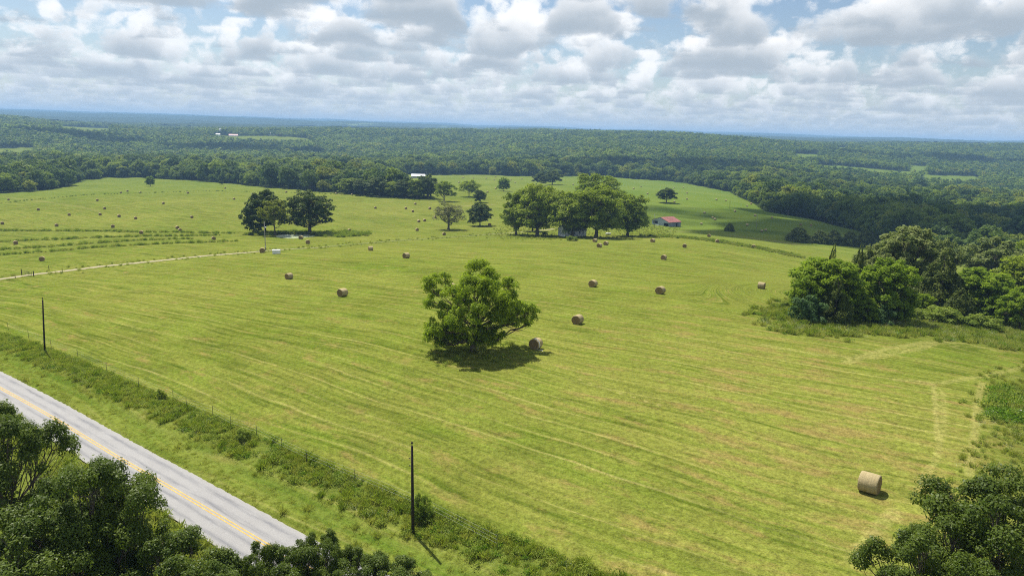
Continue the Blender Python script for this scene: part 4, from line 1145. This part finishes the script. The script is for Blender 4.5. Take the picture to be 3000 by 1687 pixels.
for x, y in [(573,650),(644,654)]:
    bale(2100 + x / 2.3367, 380 + y / 2.3367, -118, 'round hay bale in the shaded grass behind the cedar row', 'bales behind the cedar row')
bale(2077, 691, -122, 'pale hay bale between the small lone cedar and the tall grass strip')
bale(2101, 707, -100, 'straw-coloured hay bale on the far rim of the tall grass strip')
bale(2207, 723, -115, 'hay bale sunk in the tall grass strip near the cedar row')

# ------------------------------------------------------------------ poles, fence, gate, box
def pole_between(bx, by, tx, ty):
    p = at(bx, by); r = pix_rays(tx, ty); t = p.y / r[1]
    return p, Vector((r[0] * t, r[1] * t, r[2] * t + CAM_Z))
def utility_pole(bx, by, tx, ty, label, mat='wood_dark', r=0.135, group=None, insul=True):
    p, q = pole_between(bx, by, tx, ty); e = empty('utility_pole', p); tag(e, label, 'pole', group); h = q - p
    MB().tube([(0, 0, -0.3), tuple(h * 0.5), tuple(h)], [r, r * 0.85, r * 0.68], 10).build('shaft', M[mat], e, True)
    if insul:
        top = h.copy(); a = MB(); a.tube([tuple(top + Vector((0, 0, -0.1))), tuple(top + Vector((0, 0, 0.26)))], [0.035, 0.03], 6)
        a.build('pin', M['steel_dark'], e)
        b = MB(); b.tube([tuple(top + Vector((0, 0, z))) for z in (0.2, 0.24, 0.3, 0.36)], [0.05, 0.095, 0.08, 0.04], 8); b.build('insulator', M['wood_dark'], e, True)
        for z in (0.86, 0.78):
            c = MB(); pt = h * z; c.tube([tuple(pt + Vector((-r, 0, 0))), tuple(pt + Vector((-r - 0.12, 0, 0.03)))], [0.03, 0.04], 6); c.build('bracket', M['steel_dark'], e)
    return e, h
utility_pole(131, 1033, 125, 879, 'dark bare utility pole at the verge beside the reddish fence stake')
utility_pole(1210, 1562, 1207, 1306, 'dark bare utility pole rising out of the weeds beside an oak top')
e, h = utility_pole(778, 733, 774, 650, 'pale grey pole with a lamp beside the white box', 'wood_grey', 0.15, insul=False)
MB().tube([tuple(h * 0.80), tuple(h * 0.82 + Vector((0.5, -0.3, 0.1)))], [0.03, 0.03], 6).build('lamp_arm', M['galv'], e)
mb = MB(); c = h * 0.82 + Vector((0.55, -0.35, 0))
mb.tube([tuple(c + Vector((0, 0, z))) for z in (-0.22, -0.1, 0.05, 0.18)], [0.20, 0.24, 0.16, 0.06], 10); mb.build('lamp_head', M['white'], e, True)
mb = MB(); mb.box((-0.1, -0.32, 1.0), (0.16, -0.15, 1.6)); mb.build('meter_box', M['galv'], e)
utility_pole(1918, 667, 1918.5, 625, 'grey pole in front of the barn gable', 'wood_grey', 0.14, insul=False)
utility_pole(2215, 674, 2219, 629, 'thin pale pole on the green hollow near the cedar row', 'wood_grey', 0.13, insul=False)
utility_pole(2138, 612, 2139, 585, 'thin dark pole on the far slope under the shaded wood', 'wood_dark', 0.14, insul=False)
for bx, by, ty, lb in ((1249, 517, 501, 'pole next to the distant bungalow'), (1289, 512, 494, 'pole with crossarm on the far pasture edge')):
    e, h = utility_pole(bx, by, bx, ty, lb, 'wood_grey', 0.2, insul=False)
    if bx > 1280: MB().box((-1.2, -0.07, h.z * 0.9 - 0.08), (1.2, 0.07, h.z * 0.9 + 0.08)).build('crossarm', M['wood_grey'], e)

def road_fence():
    e = empty('wire_fence', (*fence_xy[6], hgt(*fence_xy[6]))); tag(e, 'thin steel-post wire fence along the weedy road verge', 'fence'); b = e.location
    tops = []
    for i, (x, y) in enumerate(fence_xy):
        z = hgt(x, y); hh = 1.35 + 0.15 * rng.random(); lx, ly = rng.normal(size=2) * 0.05
        p = Vector((x, y, z)) - b; q = p + Vector((lx, ly, hh)); mb = MB(); mb.tube([tuple(p - Vector((0, 0, 0.2))), tuple(q)], 0.027, 5)
        o = mb.build('post', M['hay_end'] if i == 2 else M['steel_dark'], e)
        if i == 2: o['label'] = 'rusty reddish stake'
        tops.append((p, q))
    for f in (0.45, 0.68, 0.92):
        pts = []
        for p, q in tops: pts.append(tuple(p.lerp(q, f)))
        MB().tube(pts, 0.004, 4).build('wire', M['galv'], e)
road_fence()

def gate():
    a = at(64, 806); b = at(99, 809); e = empty('farm_gate', a); tag(e, 'open tubular farm gate with dark posts at the end of the gravel track', 'gate')
    d = Vector(b) - a
    MB().tube([(0, 0, -0.2), (0, 0, 1.75)], 0.11, 7).build('post', M['wood_dark'], e)
    MB().tube([tuple(d + Vector((0, 0, -0.2))), tuple(d + Vector((0, 0, 1.45)))], 0.12, 7).build('post', M['wood_dark'], e)
    g = d * 0.86
    for z in (0.35, 0.62, 0.9, 1.2): MB().tube([(0.1, 0, z + 0.25 * (1 - 0)), tuple(g + Vector((0, 0, z)))], 0.03, 5).build('rail', M['steel_dark'], e)
    for f in (0.3, 0.56, 0.84): MB().tube([tuple(d * f + Vector((0, 0, 0.2))), tuple(d * f + Vector((0, 0, 1.42 - 0.2 * f)))], 0.035, 5).build('upright', M['steel_dark'], e)
gate()
for px, py, hh, lb in ((144, 793, 1.5, 'dark wooden post beyond the track past the gate'), (183, 798, 1.3, 'thin stake on the near rim of the gravel track'), (45, 815, 1.0, 'short stake in front of the farm gate')):
    p = at(px, py); o = MB().tube([(0, 0, -0.2), (0, 0, hh * 0.6), (0.03, 0, hh)], [0.08, 0.07, 0.06], 6).build('fence_post', M['wood_dark'], None, False, p); tag(o, lb, 'post')

def white_box():
    p = at(810, 743); s = mpp(p); w = 21 * s; e = empty('utility_box', (p.x, p.y, p.z), 0.25); tag(e, 'white metal well-house box on the mown field beside the light pole', 'box')
    mb = MB(); mb.box((-w / 2, -w * 0.36, -0.1), (w / 2, w * 0.36, w * 0.50)); mb.build('walls', M['white'], e)
    mb = MB(); mb.box((-w / 2 - 0.08, -w * 0.36 - 0.08, w * 0.503), (w / 2 + 0.08, w * 0.36 + 0.08, w * 0.503 + 0.07)); mb.build('lid', M['roof_pale'], e)
    mb = MB(); mb.box((-w * 0.2, -w * 0.36 - 0.03, 0.05), (w * 0.15, -w * 0.36 - 0.003, w * 0.42)); mb.build('door', M['white'], e)
white_box()

# ------------------------------------------------------------------ buildings
def frame(a, b):
    """origin a, x-axis towards b"""
    d = Vector((b.x - a.x, b.y - a.y)); return math.atan2(d.y, d.x), d.length

def gable_building(name, loc, rz, Lx, Ly, eave, rise, wallmat, roofmat, label, over=0.35, cat='building', roof_ribs=0, windows=(), doors=()):
    """local x along the ridge, y across; origin at the near left corner"""
    e = empty(name, loc, rz); tag(e, label, cat)
    t = 0.16
    def wall(p0, p1, ops):
        """thin wall between two corners with rectangular openings (u0,u1,z0,z1)"""
        d = Vector((p1[0] - p0[0], p1[1] - p0[1], 0)); Ln = d.length; d.normalize(); nn = Vector((d.y, -d.x, 0))
        Mx = Matrix((( d.x, nn.x, 0, p0[0]), (d.y, nn.y, 0, p0[1]), (0, 0, 1, 0), (0, 0, 0, 1)))
        mb = MB(); us = sorted({0.0, Ln, *[o[0] for o in ops], *[o[1] for o in ops]})
        for a, b in zip(us[:-1], us[1:]):
            cut = sorted([(o[2], o[3]) for o in ops if o[0] <= a + 1e-6 and o[1] >= b - 1e-6]); z = -0.5
            for c0, c1 in cut:
                if c0 > z + 1e-6: mb.box((a, -t, z), (b, 0, c0), Mx)
                z = c1
            if eave > z: mb.box((a, -t, z), (b, 0, eave), Mx)
        return mb.build('wall', wallmat, e), Mx
    cor = [(0, 0), (Lx, 0), (Lx, Ly), (0, Ly)]
    frames = []
    for s in range(4):
        ops = [o[1:] for o in windows if o[0] == s] + [o[1:] for o in doors if o[0] == s]
        w, Mx = wall(cor[s], cor[(s + 1) % 4], ops); frames.append(Mx)
    for s, x in ((0, 0.0), (1, Lx - t)):
        mb = MB(); mb.add([(x, 0, eave), (x, Ly, eave), (x, Ly / 2, eave + rise), (x + t, 0, eave), (x + t, Ly, eave), (x + t, Ly / 2, eave + rise)],
                          [(0, 2, 1), (3, 4, 5), (0, 1, 4, 3), (1, 2, 5, 4), (2, 0, 3, 5)]); mb.build('gable', wallmat, e)
    sl = rise / (Ly / 2); th = 0.10
    for s in (-1, 1):
        y0 = -over if s < 0 else Ly + over; ze = eave - over * sl + 0.05; zr = eave + rise + 0.05; ym = Ly / 2
        mb = MB(); v = [(-over, y0, ze), (Lx + over, y0, ze), (Lx + over, ym, zr), (-over, ym, zr)]
        v2 = [(a, b, c + th) for a, b, c in v]; f = [(0, 1, 2, 3)[::-1], (4, 5, 6, 7), (0, 1, 5, 4), (1, 2, 6, 5), (2, 3, 7, 6), (3, 0, 4, 7)]
        mb.add(v + v2, f if s < 0 else [q[::-1] for q in f]); ro = mb.build('roof', roofmat, e)
        for i in range(roof_ribs):
            x = -over + (Lx + 2 * over) * (i + 0.5) / roof_ribs; m2 = MB(); w = 0.04
            m2.add([(x - w, y0, ze + th), (x + w, y0, ze + th), (x + w, ym, zr + th), (x - w, ym, zr + th), (x - w, y0, ze + th + 0.05), (x + w, y0, ze + th + 0.05), (x + w, ym, zr + th + 0.05), (x - w, ym, zr + th + 0.05)], f if s < 0 else [q[::-1] for q in f])
            m2.build('roof_rib', roofmat, ro)
    for s, a, b, z0, z1 in windows:
        Mx = frames[s]; mb = MB()
        for lo, hi in (((a, -t - 0.02, z0), (a + 0.08, 0.03, z1)), ((b - 0.08, -t - 0.02, z0), (b, 0.03, z1)), ((a + 0.08, -t - 0.02, z0), (b - 0.08, 0.03, z0 + 0.08)), ((a + 0.08, -t - 0.02, z1 - 0.08), (b - 0.08, 0.03, z1)), ((a + 0.08, -0.08, (z0 + z1) / 2 - 0.03), (b - 0.08, 0.02, (z0 + z1) / 2 + 0.03))):
            mb.box(lo, hi, Mx)
        fr = mb.build('window', M['white'], e); m2 = MB(); m2.box((a + 0.05, -0.10, z0 + 0.05), (b - 0.05, -0.085, z1 - 0.05), Mx); m2.build('pane', M['glass'], fr)
    return e, frames

def house():
    c = at(1655.5, 694); lft = at(1613.6, 687); rgt = at(1712, 687)
    # corner c; long wall runs from c to the right, short one to the left
    rz, Ln = frame(c, rgt); s = mpp(c)
    Lx, Ly = 11.5, 8.0
    win = [(0, 1.6, 2.5, 1.0, 2.4), (0, 4.6, 5.5, 1.0, 2.4), (0, 7.4, 8.3, 1.0, 2.4), (0, 9.2, 10.1, 1.0, 2.4), (3, 1.6, 2.5, 1.0, 2.4), (3, 5.2, 6.1, 1.0, 2.4)]
    e, fr = gable_building('farmhouse', (c.x, c.y, c.z), R(22), Lx, Ly, 2.9, 2.2, M['siding'], M['roof_grey'], 'white clapboard farmhouse half hidden behind the maples', windows=win, cat='house')
    for i in range(9):
        z = 0.25 + i * 0.3; o = MB().box((0.01, -0.025, z), (Lx - 0.01, -0.004, z + 0.05)).build('siding_board', M['siding'], e)
house()

def barn():
    c = at(1959, 664.5); rz = R(33)
    Lx, Ly = 11.0, 15.5
    # gable end (side 3) faces the yard; long wall is side 0
    win = []
    doors = [(0, 6.6, 8.0, 0.0, 2.3), (3, 11.0 - 0.0, 14.3, 0.9, 2.35), (3, 0.15, 4.4, 0.0, 2.3)]
    # side 3 runs from (0,Ly) to (0,0): u measured from the far corner
    doors = [(0, 6.6, 8.0, -0.5, 2.2), (3, Ly - 4.6, Ly - 0.3, -0.5, 2.1), (3, 1.2, 5.2, 0.8, 2.6)]
    e, fr = gable_building('barn', (c.x, c.y, c.z - 0.1), rz, Lx, Ly, 2.9, 2.5, M['tin_grey'], M['roof_red'], 'low open-fronted barn with faded red tin roof and blue-grey walls', doors=doors, cat='barn', over=0.4, roof_ribs=14)
    for ch in e.children:
        if ch.name.startswith('wall') or ch.name.startswith('gable'):
            v = ch.data.vertices; mx = sum(q.co.x for q in v) / len(v)
            if mx < 0.5: ch.data.materials[0] = M['tin_blue']
    for i in range(24):
        x = 0.2 + i * 0.45
        if 6.3 < x < 8.1: continue
        MB().box((x, -0.03, -0.4), (x + 0.05, -0.003, 2.8)).build('batten', M['tin_grey'], e)
    MB().box((0.3, 0.4, -0.3), (Lx - 0.4, Ly - 0.4, 0.02)).build('floor', M['dark'], e)
    MB().box((4.0, 0.3, 0.02), (4.15, Ly - 5.8, 2.7)).build('inner_wall', M['dark'], e)
    for x in (2.2, 6.0): MB().box((x, Ly * 0.5, 0.02), (x + 0.2, Ly * 0.5 + 0.2, 4.6)).build('roof_post', M['wood_grey'], e)
    # low stock panel by the opening
    p = at(1925, 664); g = empty('stock_panel', p, R(-50)); tag(g, 'small white stock panel leaning by the barn opening', 'panel')
    for z in (0.3, 0.75, 1.2): MB().tube([(-1.1, 0, z), (1.1, 0, z)], 0.05, 5).build('rail', M['white'], g)
    for x in (-1.1, 0, 1.1): MB().tube([(x, 0, -0.1), (x, 0, 1.3)], 0.05, 5).build('upright', M['white'], g)
barn()

def tank():
    p = at(1782, 690); e = empty('propane_tank', p, R(12)); tag(e, 'white horizontal propane tank under the farmyard maples', 'tank')
    xs = np.array([-1.45, -1.38, -1.2, -0.9, 0.9, 1.2, 1.38, 1.45]); rr = [0.05, 0.25, 0.42, 0.48, 0.48, 0.42, 0.25, 0.05]
    MB().tube([(x, 0, 0.85) for x in xs], rr, 14).build('shell', M['white'], e, True)
    for x in (-0.8, 0.8): MB().box((x - 0.1, -0.35, -0.1), (x + 0.1, 0.35, 0.42)).build('foot', M['concrete'], e)
    MB().tube([(0, 0, 1.3), (0, 0, 1.5)], 0.14, 8).build('valve_cover', M['white'], e)
tank()

def distant():
    # bungalow at the far pasture edge
    c = at(1205, 522); win = [(0, 3, 4.6, 1.0, 2.4), (0, 8, 10.5, 1.0, 2.4), (0, 14, 15.6, 1.0, 2.4)]
    gable_building('bungalow', (c.x, c.y, c.z), R(6), 20, 9, 3.2, 2.6, M['stone'], M['roof_pale'], 'distant long bungalow with pale roof beyond the hedgerow', windows=win, cat='house')
    c = at(1014, 520); gable_building('shed', (c.x, c.y, c.z), R(-8), 13, 9, 4.5, 3.0, M['white'], M['roof_pale'], 'distant white shed half sunk among hedgerow trees', cat='shed')
    def at_r(px, r):
        a = math.atan2((px - 1500) / F_PX, 1.0); x, y = r * math.sin(a), r * math.cos(a); return Vector((x, y, hgt(x, y)))
    # far farm on the clearing
    c = at(646, 397); e = empty('silo', c); tag(e, 'tall pale concrete silo with white dome on the distant farm', 'silo')
    MB().tube([(0, 0, -1), (0, 0, 21)], 3.4, 16).build('shaft', M['concrete'], e, True)
    th = np.linspace(0, math.pi / 2, 6); MB().tube([(0, 0, 21.0 + 3.4 * math.sin(a)) for a in th], [3.6 * math.cos(a) + 0.05 for a in th], 16).build('dome', M['white'], e, True)
    for px, py, w, d, ev, ri, wm, rm, lb in ((670,400,30,14,4,4,'white','roof_red2','distant long barn with pale red roof beside the silo'),
            (632,398,14,10,5,3,'white','roof_pale','distant pale shed left of the silo'),
            (786,397,22,12,5,4,'white','roof_pale','distant white barn on the far clearing'),
            (806,397,34,14,4,4,'roof_red2','roof_red2','distant bright red barn on the far clearing'),
            (852,396,12,10,4,4,'stone','roof_red','distant small reddish house on the far clearing'),
            (902,394,10,8,3,3,'white','white','distant white cottage at the end of the far clearing')):
        c = at(px, py); gable_building('barn' if 'barn' in lb else 'shed', (c.x, c.y, c.z), R(8), w, d, ev, ri, M[wm], M[rm], lb, cat='barn' if 'barn' in lb else 'house')
    for px, py, lb in ((612, 370, 'far white farm building below the blue hills'), (568, 369, 'far small white house below the blue hills')):
        c = at(px, py); gable_building('shed', (c.x, c.y, c.z + 4), R(5), 20, 12, 9, 4, M['white'], M['white'], lb, cat='house')
distant()

# stone and stump at the right rim of the weeds
p = at(2988, 1212); 
bm = bmesh.new(); bmesh.ops.create_icosphere(bm, subdivisions=2, radius=0.42)
for v in bm.verts: v.co *= 0.8 + 0.4 * random.random(); v.co.z *= 0.7
me = bpy.data.meshes.new('rock'); bm.to_mesh(me); bm.free()
tag(link('rock', me, M['stone'], None, (p.x, p.y, p.z + 0.2)), 'pale rock among bright green weeds at the field corner', 'rock')

# ------------------------------------------------------------------ low growth
def weed_mesh(n, h, spread, leaf, mat, blade=False):
    if blade:
        b = np.stack([rng.normal(size=n) * spread, rng.normal(size=n) * spread, np.zeros(n)], -1)
        hh = h * (0.5 + 0.7 * rng.random(n)); tip = b + np.stack([rng.normal(size=n) * h * 0.3, rng.normal(size=n) * h * 0.3, hh], -1)
        s = unit(n) * leaf * 0.5; s[:, 2] = 0; mid = b * 0.4 + tip * 0.6 + np.stack([np.zeros(n), np.zeros(n), h * 0.12 * np.ones(n)], -1)
        v = np.stack([b - s, b + s, mid + s * 0.8, tip], 1).reshape(-1, 3); q = np.arange(n * 4).reshape(n, 4)
    else:
        c = np.stack([rng.normal(size=n) * spread, rng.normal(size=n) * spread, h * rng.random(n) ** 0.7], -1)
        v, q = cards(c, unit(n) * 0.7 + np.array([0, 0, 0.6]), leaf * (0.6 + 0.8 * rng.random(n)), 0.55)
    me = new_mesh('weed', v, q); fattr(me, 'tint', rng.random(len(q)), 'FACE'); me.materials.append(L[mat]); return me
WEEDS = [weed_mesh(120, 0.75, 0.32, 0.20, 'weed'), weed_mesh(140, 1.0, 0.36, 0.20, 'weed'), weed_mesh(90, 0.85, 0.25, 0.05, 'grass', True), weed_mesh(110, 1.15, 0.28, 0.06, 'weed', True),
         weed_mesh(150, 0.55, 0.4, 0.22, 'rush'), weed_mesh(60, 0.9, 0.35, 0.07, 'bloom'), weed_mesh(50, 0.34, 0.22, 0.045, 'grass', True)]

def scatter_poly(pg, dens, w=4.0):
    lo = pg.min(0); hi = pg.max(0); n = int((hi[0] - lo[0]) * (hi[1] - lo[1]) * dens)
    p = lo - w + rng.random((n, 2)) * (hi - lo + 2 * w); m = soft_poly(p[:, 0], p[:, 1], pg, w) + 0.8 * (vnoise(p[:, 0], p[:, 1], 2.2, 8) - 0.5)
    return p[(m > 0.30 + 0.45 * rng.random(n)) & (soft_poly(p[:, 0], p[:, 1], pg, w) > 0.12)]
def low_growth():
    P, Sc, I = [], [], []
    def put(xy, kinds, smin, smax, pr=None):
        n = len(xy); P.append(xy); Sc.append(smin + (smax - smin) * rng.random(n)); I.append(rng.choice(kinds, n, p=pr))
        fl = rng.random(n) < 0.05; I[-1] = np.where(fl & (len(kinds) > 2), 5, I[-1])
    # verge along the fence
    n = 9000; u = f_off - 3.7 + 4.0 * rng.random(n) ** 0.85; t = -75 + 190 * rng.random(n); xy = road_c + np.outer(u, rn) + np.outer(t, rd)
    vn = 0.6 * vnoise(xy[:, 0], xy[:, 1], 3.1) + 0.4 * vnoise(xy[:, 0], xy[:, 1], 1.1, 4); k = vn + 0.28 * (u - f_off + 3.7) / 4.0 > 0.33 + 0.28 * rng.random(n)
    put(xy[k], [0, 1, 2, 3, 4, 6], 0.22, 0.68, [0.24, 0.08, 0.28, 0.08, 0.08, 0.24])
    n = 3000; u = LANE + 0.15 + (f_off - 3.2 - LANE) * rng.random(n); t = -75 + 190 * rng.random(n); xy = road_c + np.outer(u, rn) + np.outer(t, rd)
    put(xy[::2], [6, 2], 0.35, 0.8, [0.95, 0.05])
    n = 2500; u = -LANE - 0.1 - 4 * rng.random(n); t = -75 + 190 * rng.random(n); xy = road_c + np.outer(u, rn) + np.outer(t, rd); put(xy, [6, 2, 0], 0.6, 1.2, [0.6, 0.25, 0.15])
    # grass ridges, swale and field margin
    for g in ridges:
        q = resample(g, 0.22); r = np.hypot(q[:, 0], q[:, 1]); q = q[::2] + rng.normal(size=q[::2].shape) * 0.8; put(q, [2, 3, 0], 0.5, 1.15, [0.4, 0.4, 0.2])
    q = resample(swale, 0.05); put(q + rng.normal(size=q.shape) * 2.2, [2, 6, 3, 5], 0.5, 1.2, [0.45, 0.25, 0.2, 0.1])
    q = resample(track, 0.25); q = q + rng.normal(size=q.shape) * 3.2; d = dist_line(q[:, 0], q[:, 1], track); put(q[d > 2.4], [2, 6, 0], 0.4, 0.9, [0.4, 0.5, 0.1])
    # under the walnut
    n = 170; a = rng.random(n) * 6.28; rr = 7.0 * rng.random(n) ** 0.5; xy = np.stack([tree_p.x + 0.3 + rr * np.cos(a) * 1.15, tree_p.y - 1.6 + rr * np.sin(a)], -1); put(xy, [0, 2, 6], 0.3, 0.8, [0.25, 0.4, 0.35])
    # wooded corner's skirt and the weedy patch
    put(scatter_poly(clus, 2.2), [2, 0, 5, 3, 4], 0.5, 1.0, [0.45, 0.15, 0.22, 0.10, 0.08])
    put(scatter_poly(patch_r, 4.0), [0, 2, 6, 5], 0.25, 0.65, [0.25, 0.30, 0.37, 0.08])
    gp = poly([(2872,1172),(2885,1208),(2950,1228),(3060,1245),(3060,1165),(2960,1148),(2900,1152)]); put(scatter_poly(gp, 9.0, 2.5), [4, 0, 2], 0.4, 1.15, [0.62, 0.26, 0.12])
    put(scatter_poly(yard, 0.22), [2, 6], 0.4, 0.9, [0.4, 0.6])
    # shrubs of the pond bank and hedgerow foot
    pb = poly([(720,690),(790,691),(820,687),(910,687),(940,692),(1000,696),(1075,690),(1070,682),(980,680),(760,682)]); put(scatter_poly(pb, 0.8), [0, 3, 2, 1], 0.7, 1.6, [0.3, 0.3, 0.2, 0.2])
    q = resample(strip2, 1.6); put(q + rng.normal(size=q.shape) * 1.0, [3, 2, 0], 0.5, 1.1, [0.4, 0.3, 0.3])
    xy = np.concatenate(P); sc = np.concatenate(Sc); ii = np.concatenate(I)
    ru, rv = road_uv(xy[:, 0], xy[:, 1]); k = (np.abs(ru) > LANE + 0.12); 
    d = dist_line(xy[:, 0], xy[:, 1], track); k &= d > 1.8
    xy, sc, ii = xy[k], sc[k], ii[k]; z = height(xy[:, 0], xy[:, 1]) - 0.05
    ru, rv = road_uv(xy[:, 0], xy[:, 1]); z -= np.exp(-((ru - LANE - 2.6) / 0.9) ** 2) * 0.28
    instancer('weeds', np.concatenate([xy, z[:, None]], 1), sc, ii, WEEDS, 'weed_mesh', label='tall weeds and grass on verge, field rims and banks', cat='weeds', tilt=0.12)
low_growth()

# ------------------------------------------------------------------ clouds above the valley (they shade the wood) and the haze
def cloud_mat(thin):
    m, k, out = mat_new('cloud_vapour'); tr = k.new('ShaderNodeBsdfTransparent'); mx = k.new('ShaderNodeMixShader'); mx.inputs[0].default_value = thin
    k.l.new(principled(k, (0.9, 0.9, 0.9), 1.0, 0.0), mx.inputs[1]); k.l.new(tr.outputs[0], mx.inputs[2]); k.l.new(mx.outputs[0], out.inputs[0]); return m
CM = cloud_mat(0.30); CM_THIN = cloud_mat(0.80)
def cloud(gx, gy, ax, ay, rot, label, seed, alt=1150.0, mat=None):
    g = np.random.default_rng(seed); gz = hgt(gx, gy); t = (alt - gz) / S.z; c = Vector((gx, gy, gz)) + S * t
    bm = bmesh.new()
    for i in range(16):
        a = g.random() * 6.28; q = g.random() ** 0.6; x, y = ax * q * math.cos(a), ay * q * math.sin(a)
        rad = min(ax, ay) * (0.30 + 0.38 * g.random()) * (1.15 - 0.5 * q)
        mt = Matrix.Translation((x, y, 0)) @ Matrix.Diagonal((1.25, 1.05, 0.7, 1))
        r = bmesh.ops.create_icosphere(bm, subdivisions=3, radius=rad, matrix=mt)
        for v in r['verts']:
            n1 = vnoise(np.array([v.co.x + v.co.z]), np.array([v.co.y - v.co.z]), rad * 0.35, seed)[0]
            v.co += (v.co - Vector((x, y, 0))) * (n1 - 0.5) * 0.55
            if v.co.z < -rad * 0.15: v.co.z = -rad * 0.15
    me = bpy.data.meshes.new('cloud'); bm.to_mesh(me); bm.free()
    me.polygons.foreach_set('use_smooth', np.ones(len(me.polygons), bool))
    tag(link('cloud', me, mat or CM, None, c, (0, 0, rot)), label, 'cloud')
def ground_xy(px, py): p = at(px, py); return p.x, p.y
x, y = 430, 560; cloud(x, y, 330, 150, R(28), 'long flat-bottomed cumulus cloud shading the wood beyond the barn', 1)
x, y = 170, 520; cloud(x, y, 150, 62, R(4), 'small cumulus puff shading the green hollow by the barn', 2, mat=CM_THIN)
cloud(330, 1480, 420, 110, R(5), 'wide cumulus cloud shading the middle of the valley wood', 3)
cloud(-900, 1900, 480, 130, R(-6), 'wide cumulus cloud shading the wood beyond the broad hayfield', 4)
cloud(1500, 2300, 420, 140, R(10), 'cumulus cloud shading the far wooded slope past the clearings', 5)
cloud(-1300, 5200, 1500, 380, R(4), 'broad cumulus cloud shading the distant blue ridge', 6)
cloud(900, 4200, 900, 260, R(-5), 'cumulus cloud shading the hills behind the central ridge', 7)

def haze():
    zlo = float(C_[:, 2].max()); lo = CAM_Z - zlo - 40; hi = 140.0
    me = new_mesh('haze', *[[(-14500, -14500, lo), (14500, -14500, lo), (14500, 14500, lo), (-14500, 14500, lo), (-14500, -14500, hi), (14500, -14500, hi), (14500, 14500, hi), (-14500, 14500, hi)]],
                  faces=[(0, 3, 2, 1), (4, 5, 6, 7), (0, 1, 5, 4), (1, 2, 6, 5), (2, 3, 7, 6), (3, 0, 4, 7)])
    m, k, out = mat_new('haze_air')
    v = k.new('ShaderNodeVolumePrincipled'); v.inputs['Color'].default_value = (0.37, 0.64, 1.0, 1); v.inputs['Density'].default_value = HAZE
    v.inputs['Anisotropy'].default_value = 0.0
    k.l.new(v.outputs[0], out.inputs['Volume'])
    tag(link('haze', me, m), kind='stuff')
HAZE = 1.25e-4
haze()
